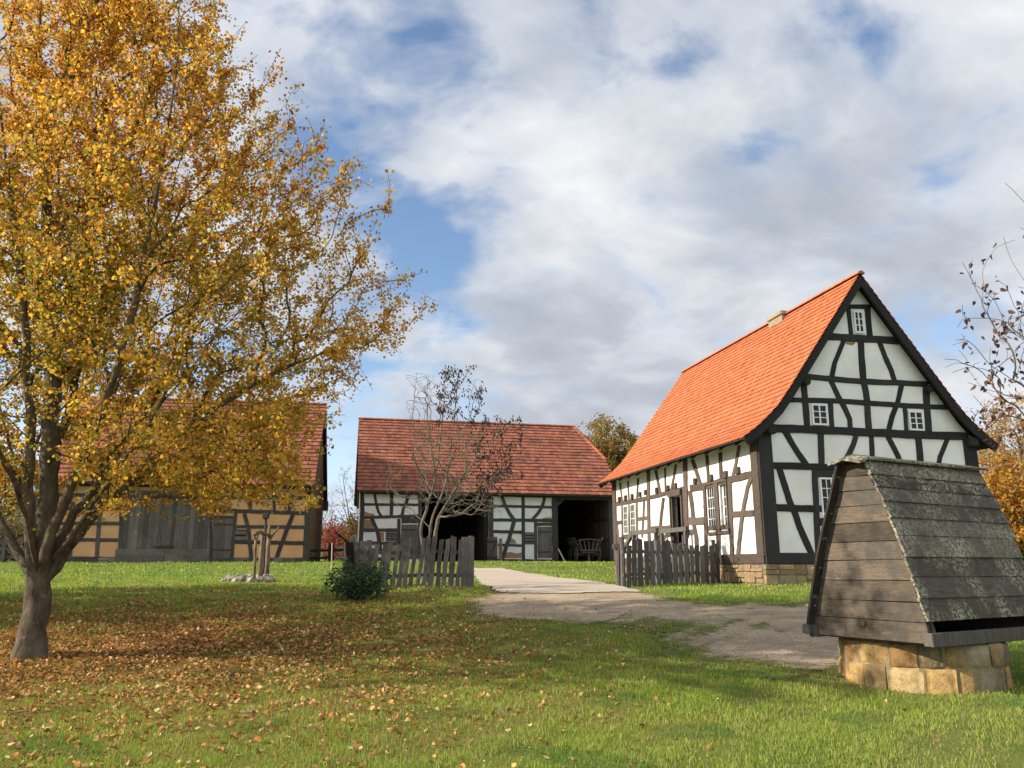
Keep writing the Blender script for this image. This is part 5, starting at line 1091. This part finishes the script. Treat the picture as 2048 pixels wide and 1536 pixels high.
def simple_tree(name, base, h, rw, tips, per, lsz, cols, wts, label, seed, trunk=.3, zlo=.25, bark='bark', mat='leaf', ry=None, group=None, shape=1.0, rt=.012):
    R = np.random.default_rng(seed); base = np.array(base, float); e = empty(name, tuple(base), label, 'tree', group); t_ = Tree(base-np.array([0, 0, .2]), seed, 30000)
    f_ = t_.limb([base+np.array([0, 0, h*zlo*.6]), base+np.array([.02*h, 0, h*zlo])], h*.06, 0, .01)
    for k in range(6): a = k*1.05+R.uniform(0, .6); t_.limb([base+np.array([math.cos(a)*rw*.25, math.sin(a)*rw*.25, h*(zlo+.2)]), base+np.array([math.cos(a)*rw*.5, math.sin(a)*rw*.5, h*R.uniform(.65, .85)])], h*.06, f_, .02*h*.1)
    pts = []; lb = [(R.uniform(-.55, .55), R.uniform(-.55, .55), R.uniform(.1, .9), R.uniform(.3, .5)) for _ in range(9)]
    while len(pts) < tips:
        p = R.uniform(-1, 1, 3); z = (p[2]+1)/2; rr = math.hypot(p[0], p[1]); env_ = math.sin(PI*min(1, max(0, .08+.92*z))**.75*shape)**.6
        if rr > env_: continue
        if R.uniform() > .25 and not any((p[0]-l[0])**2+(p[1]-l[1])**2+((z-l[2])*1.3)**2 < l[3]**2 for l in lb): continue
        pts.append(base+np.array([p[0]*rw, p[1]*(ry or rw), h*(zlo+(1-zlo)*z)]))
    t_.grow(pts, h*.05, .3, .6, .03, .2, h*zlo*.7); rd = t_.radii(rt, .5, rt*.8)
    t_.mesh('trunk', M[bark], e, rd)
    if per > 0:
        P, D = twig_leaves(t_, per, lsz*1.1, R, 3); leaf_mesh('crown', P, D, R.uniform(.6, 1.2, len(P))*lsz, palette(R, len(P), cols, wts), M[mat], e, .85, .25, R=R, curl=.1)
    return e
YEL = [(.48, .26, .04), (.42, .19, .03), (.36, .26, .05), (.30, .14, .03)]
p = at(1203, 1120, 66); simple_tree('autumn_tree', (p[0], p[1], 2.0), 12.4, 4.7, 760, 26, .20, [(.16, .15, .04), (.30, .17, .05), (.22, .19, .05), (.34, .14, .045)], [3, 2, 2, 1.2], 'round green and russet tree rising behind the open barn roof', 31)
p = at(2010, 1100, 44); simple_tree('golden_maple', (p[0]+.4, p[1], Hf(p[0], p[1])), 6.4, 3.4, 620, 26, .17, YEL, [3, 2, 1.5, 1], 'dense golden maple on the hill right of the house', 32, zlo=.12)
p = at(2075, 1100, 52); simple_tree('thinning_maple', (p[0], p[1], Hf(p[0], p[1])), 10.8, 5.2, 650, 9, .19, [(.42, .25, .12), (.36, .2, .09), (.45, .3, .1)], [2, 1, 1], 'tall thinning maple with pale orange leaves behind the golden maple', 33, rt=.02, bark='bark_pale')
for i, (px, Y, h, rw, per, cols, lab) in enumerate(((-40, 60, 8.5, 5, 18, [(.13, .13, .05), (.2, .17, .06)], 'grey green tree behind the dark plank fence at the left edge'), (40, 75, 10, 5, 8, [(.25, .2, .09), (.16, .13, .06)], 'thin brown tree far behind the clay barn at the left'))):
    p = at(px, 1110, Y); simple_tree('background_tree', (p[0], p[1], Hf(p[0], p[1])), h, rw, 380, per, .24, cols, [1, 1], lab, 40+i, zlo=.15)
# off to the left, out of the picture: a neighbour that shades the lawn and the left fence
simple_tree('neighbour_tree', (-14.2, 16.4, Hf(-14.2, 16.4)), 8.6, 3.6, 520, 22, .13, YEL, [3, 2, 2, 1], 'yellow autumn tree beside the large golden tree at the lawn edge', 50, zlo=.22)
simple_tree('neighbour_tree', (-20.5, 12.6, Hf(-20.5, 12.6)), 10.5, 4.0, 520, 20, .15, YEL, [3, 2, 2, 1], 'tall yellow autumn tree at the far left edge of the lawn', 51, zlo=.25)
# shrubs between the barns
def bush(name, x, y, h, rw, tips, per, lsz, cols, label, seed, bark='bark', mat='leaf', cat='bush', rt=.006, stems=7, ry=None):
    R = np.random.default_rng(seed); base = np.array([x, y, Hf(x, y)]); e = empty(name, tuple(base), label, cat); t_ = Tree(base-np.array([0, 0, .1]), seed, 20000)
    for k in range(stems): a = R.uniform(0, 2*PI); r = R.uniform(.2, .6)*rw; t_.limb([base+np.array([math.cos(a)*r*.4, math.sin(a)*r*.4, h*.3]), base+np.array([math.cos(a)*r, math.sin(a)*r, h*R.uniform(.55, .8)])], h*.1, 0, .01)
    pts = []
    while len(pts) < tips:
        p = R.normal(0, .5, 3); 
        if (p**2).sum() > 1: continue
        pts.append(base+np.array([p[0]*rw, p[1]*(ry or rw), h*(.5+.5*p[2])]))
    t_.grow(pts, h*.08, .3, .6, .03, .2); t_.mesh('stem', M[bark], e, t_.radii(rt, .48, rt*.7))
    if per: P, D = twig_leaves(t_, per, lsz*1.0, R, 2); leaf_mesh('foliage', P, D, R.uniform(.6, 1.2, len(P))*lsz, palette(R, len(P), cols, [1]*len(cols)), M[mat], e, .6, .25, R=R)
    return e
for i, (px, Y, h, rw, lab) in enumerate(((-20, 50, 3.2, 4.5, 'broad olive bush behind the dark plank fence at the left edge'), (30, 47, 2.6, 2.8, 'rounded brown bush between the plank fence and the clay barn'), (690, 66, 2.6, 4.5, 'pale brown bush far behind the red bush'))):
    p = at(px, 1120, Y); bush('field_bush', p[0], p[1], h, rw, 260, 16, .2, [(.14, .12, .05), (.19, .14, .06), (.10, .10, .04)], lab, 80+i)
p = at(685, 1120, 52); bush('red_bush', p[0], p[1], 3.0, 1.9, 260, 14, .15, [(.26, .045, .04), (.20, .05, .045), (.32, .10, .08)], 'dark red bush behind the rail fence between the barns', 60)
p = at(650, 1120, 56); bush('bare_bush', p[0], p[1], 4.4, 1.8, 240, 3, .12, [(.35, .24, .12), (.4, .3, .2)], 'pale bare bush against the clay barn corner', 61, 'bark_pale', rt=.009)
p = at(712, 1120, 58); bush('bare_bush', p[0], p[1], 7.6, 2.6, 330, 3, .13, [(.3, .17, .12), (.35, .25, .16)], 'tall bare twiggy bush left of the open barn', 62, 'bark_pale', rt=.009)
p = at(706, 1120, 50); bush('green_bush', p[0], p[1], 3.4, 1.0, 120, 12, .16, [(.13, .11, .03), (.2, .14, .04)], 'small olive bush touching the open barn corner', 63)
p = at(716, 1195, 16.8); bush('leafy_bush', p[0], p[1], .80, .74, 300, 12, .062, [(.045, .085, .03), (.035, .065, .025), (.07, .12, .035), (.03, .05, .025)], 'low dark green leafy bush growing round the old post left of the drive', 64, 'bark_dark', 'shrub_leaf', rt=.003, stems=12)
p = at(1997, 1085, 47); bush('green_bush', p[0]+.8, p[1], 1.5, 2.6, 160, 16, .2, [(.07, .10, .03), (.10, .11, .03)], 'low green shrubs under the golden maple on the right', 65, ry=1.2)

# ------------------------------------------------------------------ bare many-stemmed shrub before the open barn
SYb = 22.0; sb0 = at(858, 1150, SYb); sb0 = np.array([sb0[0], sb0[1], Hf(sb0[0], sb0[1])])
lil = empty('bare_shrub_tree', tuple(sb0), 'bare pale stemmed tree with a few dark leaf clusters behind the left picket fence', 'tree'); T = Tree(sb0-np.array([0, 0, .1]), 8, 30000)
sp_ = lambda x, y, dy=0: at(x, y, SYb+dy)
for L_p in ([(846, 1095, 0), (842, 1060, 0), (852, 1020, 0), (864, 985, 0), (872, 950, 0)], [(858, 1090, .3), (862, 1050, .3), (870, 1020, .4), (886, 985, .5), (895, 945, .5)], [(869, 1090, -.2), (873, 1055, -.2), (880, 1030, -.2), (895, 1005, -.3), (915, 970, -.4)]): T.limb([sp_(*q) for q in L_p], .14, 0, .008)
for L_p in ([(872, 950, 0), (862, 900, 0), (856, 840, .1), (852, 780, .1)], [(872, 950, 0), (880, 880, .3), (888, 810, .4), (890, 745, .4)], [(895, 945, .5), (905, 880, .5), (910, 820, .6), (915, 750, .6)], [(895, 945, .5), (915, 890, .2), (940, 830, .1), (955, 775, 0)], [(915, 970, -.4), (950, 920, -.6), (985, 880, -.7), (1040, 838, -.7)], [(915, 970, -.4), (945, 985, -.7), (975, 995, -.8)], [(872, 950, 0), (840, 950, -.4), (800, 960, -.6), (770, 968, -.7)], [(864, 985, 0), (845, 1020, -.3), (838, 1026, -.5)], [(886, 985, .5), (930, 1005, .3), (960, 1020, 0), (985, 1000, -.2)], [(872, 950, 0), (835, 900, .4), (825, 840, .6), (828, 790, .6)]): T.limb([sp_(*q) for q in L_p], .14, None, .012)
R8 = np.random.default_rng(77); tps = []
def scat(n, x0, x1, y0, y1, dz=.9):
    for _ in range(n): tps.append(sp_(R8.uniform(x0, x1), R8.uniform(y0, y1), R8.normal(0, dz)))
scat(110, 812, 866, 745, 900); scat(60, 870, 970, 730, 900, .6); scat(26, 875, 900, 720, 840, .4); scat(26, 900, 930, 735, 860, .5); scat(26, 930, 975, 765, 880, .5); scat(14, 985, 1050, 830, 880, .4); scat(20, 960, 1030, 890, 960, .6); scat(560, 832, 962, 855, 1008, .9); scat(240, 890, 1008, 945, 1035, .9); scat(70, 960, 1045, 830, 960, .6); scat(60, 770, 850, 900, 1000, .7); scat(60, 830, 900, 760, 900, .6); scat(30, 745, 850, 890, 985, .7); scat(12, 800, 845, 985, 1040, .5)
T.grow(tps, .14, .16, .75, .016, .45, .9); T.mesh('trunk', M['bark_pale'], lil, T.radii(.0052, .40, .0052))
tsel = [t for t in T.tips if (lambda d: (lambda X, Y_: (X > 872 and Y_ < 845) or (X > 955 and Y_ < 985) or (X < 845 and Y_ < 790 and False))(*d))((1024+F*np.dot(T.P[t]-CAM, CR)/np.dot(T.P[t]-CAM, CF), 768-F*np.dot(T.P[t]-CAM, CU)/np.dot(T.P[t]-CAM, CF)))]
T.tips = tsel; P, D = twig_leaves(T, 4.5, .05, R8, 2); D[:, 2] -= .7; leaf_mesh('dry_leaves', P, D, R8.uniform(.06, .11, len(P)), palette(R8, len(P), [(.035, .026, .024), (.055, .038, .03), (.025, .02, .02)], [1, 1, 1]), M['dry_leaf'], lil, .5, .4, R=R8, curl=.2)

# ------------------------------------------------------------------ sparse tree reaching in from the right
RY = 10.0; rb = at(2250, 1250, RY); rb[2] = Hf(rb[0], rb[1]); rt_ = empty('sparse_tree', tuple(rb), 'nearly bare tree with scattered curled brown leaves reaching in from the right', 'tree'); T = Tree(rb-np.array([0, 0, .1]), 9, 20000)
rp = lambda x, y, dy=0: at(x, y, RY+dy)
f0 = T.limb([rp(2245, 1100), rp(2235, 980), rp(2225, 900)], .15, 0, .008)
for L_p in ([(2160, 830, .1), (2080, 800, .1), (2010, 790, .1), (1965, 745, .1), (1930, 725, 0), (1890, 717, 0)], [(2170, 800, -.2), (2100, 740, -.3), (2060, 690, -.3), (2010, 650, -.3), (1990, 600, -.3), (1945, 565, -.3)], [(2180, 760, .3), (2110, 640, .3), (2060, 580, .4), (2025, 520, .4), (2005, 475, .4)], [(2160, 830, .1), (2080, 850, -.2), (2020, 830, -.3), (1970, 820, -.3), (1945, 790, -.3)], [(2200, 700, 0), (2140, 540, 0), (2100, 460, 0), (2050, 402, 0), (2010, 368, 0)], [(2200, 860, .3), (2100, 920, .2), (2040, 910, .2), (2000, 880, .2)], [(2080, 800, .1), (2030, 760, 0), (1985, 735, 0), (1948, 690, 0)], [(2100, 740, -.3), (2020, 648, -.2), (1960, 638, -.2), (1935, 635, -.2)], [(2225, 700, 0), (2260, 500, 0), (2270, 300, 0)], [(2240, 800, .2), (2330, 650, .3), (2400, 500, .4)]): T.limb([rp(*q) for q in L_p], .12, None if L_p[0][0] != 2160 else None, .01)
R9 = np.random.default_rng(99)
tp9 = [rp(x, y, R9.normal(0, .35)) for x, y in [(1930, 672), (1915, 655), (1912, 680), (1890, 735), (1905, 745), (1918, 700), (1935, 765), (1960, 835), (1970, 860), (1945, 520), (1925, 525), (1965, 550), (1985, 505), (2030, 480), (2040, 455), (1905, 690), (1925, 610), (1990, 590)]]
tp9 += [rp(R9.uniform(1955, 2060), R9.uniform(560, 900), R9.normal(0, .45)) for _ in range(66)]+[rp(R9.uniform(2060, 2420), R9.uniform(350, 950), R9.normal(0, .7)) for _ in range(70)]
T.grow(tp9, .1, .25, .6, .02, .15, .5); T.mesh('trunk', M['bark_pale'], rt_, T.radii(.0034, .5, .003), (.8, .75, .75))
P, D = twig_leaves(T, 2.3, .06, R9, 4); D[:, 2] -= .35; leaf_mesh('dry_leaves', P, D, R9.uniform(.06, .105, len(P)), palette(R9, len(P), [(.10, .05, .04), (.16, .085, .055), (.07, .045, .045), (.30, .19, .06)], [3, 2, 2, .35]), M['dry_leaf'], rt_, .55, .35, R=R9, curl=.35)
# ------------------------------------------------------------------ grass and fallen leaves
RG = np.random.default_rng(5)
def solid_mask(X, Y):
    k = inside(PAVE, X, Y) | (RG.uniform(0, 1, X.shape) < np.clip(dirt_f(X, Y)*1.5-.12, 0, .985))
    k |= (np.hypot(X-wc[0], Y-wc[1]) < .91) | (np.hypot(X-TREE[0], Y-TREE[1]) < .27)
    for (pl, L, D) in ((GP, HW, HL), (MP, ML, MD)):
        u = (X-pl.O[0])*pl.g[0]+(Y-pl.O[1])*pl.g[1]; d = -((X-pl.O[0])*pl.n[0]+(Y-pl.O[1])*pl.n[1]); k |= (u > -.05) & (u < L+.05) & (d > -.06) & (d < D)
    u = (X-LP.O[0])*lg[0]+(Y-LP.O[1])*lg[1]; d = (X-LP.O[0])*li[0]+(Y-LP.O[1])*li[1]; k |= (u < .05) & (u > -LL) & (d > -.06) & (d < LD)
    return k
def field(y0, y1, dens, hb, wb_, half=.95):
    A = half*(y1**2-y0**2); n = int(A*dens); y = np.sqrt(RG.uniform(y0**2, y1**2, n)); x = RG.uniform(-1, 1, n)*half*y
    clump = .5+.25*np.sin(x*3.1+y*1.7)+.25*np.sin(x*7.3-y*5.9+2)+.25*np.sin(x*15+y*13)
    dry = .5+.5*np.sin(x*.8+y*.55+1.2)*np.sin(x*.33-y*.9)+.35*np.sin(x*2.7-y*2.1)
    lf = np.hypot((x-TREE[0]-1.5)*.72, y-TREE[1]+.2)
    keep = (~solid_mask(x, y)) & (RG.uniform(0, 1, n) < np.clip(.45+clump*.6-.3*(dry > .95), .12, 1)*np.clip((lf-1.2)/5.0+.30, .30, 1)); x, y, clump, dry = x[keep], y[keep], clump[keep], dry[keep]; n = len(x)
    h = hb*RG.uniform(.45, 1.25, n)*(.7+.6*np.clip(clump, 0, 1)); a = RG.uniform(0, 2*PI, n); w_ = wb_*RG.uniform(.6, 1.3, n); be = RG.uniform(.1, .8, n)*h; z = H(x, y)-.005
    dx, dy = np.cos(a), np.sin(a); b2 = RG.uniform(0, 2*PI, n); bx, by = np.cos(b2)*be, np.sin(b2)*be
    V = np.zeros((n, 5, 3)); V[:, 0] = np.stack([x-dx*w_/2, y-dy*w_/2, z], 1); V[:, 1] = np.stack([x+dx*w_/2, y+dy*w_/2, z], 1); V[:, 2] = np.stack([x+dx*w_*.4+bx*.35, y+dy*w_*.4+by*.35, z+h*.6], 1); V[:, 3] = np.stack([x-dx*w_*.4+bx*.35, y-dy*w_*.4+by*.35, z+h*.6], 1); V[:, 4] = np.stack([x+bx, y+by, z+h], 1)
    g1 = np.array([.20, .315, .042]); g2 = np.array([.33, .39, .07]); g3 = np.array([.40, .34, .15]); t_ = RG.uniform(0, 1, (n, 1)); c = g1+(g2-g1)*t_
    dr = (RG.uniform(0, 1, n) < np.clip(.07+.30*dry, .03, .7)); c[dr] = g3*RG.uniform(.6, 1.15, (dr.sum(), 1)); c *= RG.uniform(.75, 1.2, (n, 1)); pt = np.sin(x*2.3+1.1*np.sin(y*1.9))*np.sin(y*2.9+x*.9); wd_ = pt > .62; c[wd_] *= np.array([.55, .72, .7]); h[wd_] *= 1.15
    return V, c
Vs, Cs = [], []
for (y0, y1, dens, hb, wb_) in GRASS:
    V, c = field(y0, y1, dens, hb, wb_); Vs.append(V); Cs.append(c)
V = np.concatenate(Vs); c = np.concatenate(Cs); n = len(V); b = np.arange(n)[:, None]*5
Tq = np.concatenate([b+np.array([[0, 1, 2]]), b+np.array([[0, 2, 3]]), b+np.array([[3, 2, 4]])])
go = np_mesh('grass', V.reshape(-1, 3), Tq, np.repeat(c, 5, 0), M['grass']); tag(go, 'short green and straw coloured lawn grass', 'grass', None, 'stuff'); print('grass', n)
# fallen leaves: thick under the yellow tree, scattered elsewhere
n = LEAVES; th = RG.uniform(0, 2*PI, n); r = np.abs(RG.normal(0, 4.4, n)); x = TREE[0]+1.2+np.cos(th)*r*1.35; y = TREE[1]+.9+np.sin(th)*r*1.15
xs_ = RG.uniform(-1, 1, n//60); ys_ = np.sqrt(RG.uniform(4.5**2, 21**2, n//60)); x = np.concatenate([x, xs_*.9*ys_]); y = np.concatenate([y, ys_])
# drifts
k = (y > 3.0) & (y < 26) & (np.abs(x) < 1.0*y+3.5) & ~((solid_mask(x, y)) & (RG.uniform(0, 1, len(x)) < .9)); pat = .55+.5*np.sin(x*1.9+y*2.7)*np.sin(y*3.1-x*.7)+.3*np.sin(x*5.1-y*4.3); k &= RG.uniform(0, 1, len(x)) < np.clip(pat+.25, .15, 1)*np.clip(1.15-(x+2.0)/3.6, .05, 1); x, y = x[k], y[k]; n = len(x)
P = np.stack([x, y, H(x, y)+RG.uniform(.004, .04, n)], 1); D = np.stack([RG.normal(0, 1, n), RG.normal(0, 1, n), RG.normal(0, .28, n)], 1)
D /= np.linalg.norm(D, axis=1)[:, None]; Uv = np.stack([RG.normal(0, .55, n), RG.normal(0, .55, n), np.ones(n)], 1); S = np.cross(D, Uv); S /= np.linalg.norm(S, axis=1)[:, None]; Uv = np.cross(S, D); sz = RG.uniform(.025, .066, n)[:, None]; cu = RG.uniform(-.4, .6, (n, 1)); fo = RG.uniform(-.15, .5, (n, 1)); a = .40
V = np.stack([P-D*sz*.5, P-D*sz*.2+S*sz*a+Uv*sz*fo, P+D*sz*.2+S*sz*a*.72+Uv*sz*(fo+cu*.4), P+D*sz*.5+Uv*sz*cu, P+D*sz*.2-S*sz*a*.72+Uv*sz*(fo+cu*.4), P-D*sz*.2-S*sz*a+Uv*sz*fo], 1).reshape(-1, 3); b = np.arange(n)[:, None]*6
Q_ = np.concatenate([b+np.array([[0, 1, 2, 3]]), b+np.array([[0, 3, 4, 5]])])
cc_ = palette(RG, n, [(.42, .235, .085), (.30, .15, .055), (.52, .31, .10), (.55, .41, .21), (.20, .105, .045), (.46, .17, .05)], [3, 3, 2.4, 1.6, 1.8, 1])
lo_ = np_mesh('fallen_leaves', V, Q_, np.repeat(cc_, 6, 0), M['dry_leaf']); tag(lo_, 'fallen brown and orange leaves scattered over the lawn', 'leaves', None, 'stuff'); print('fallen', n)
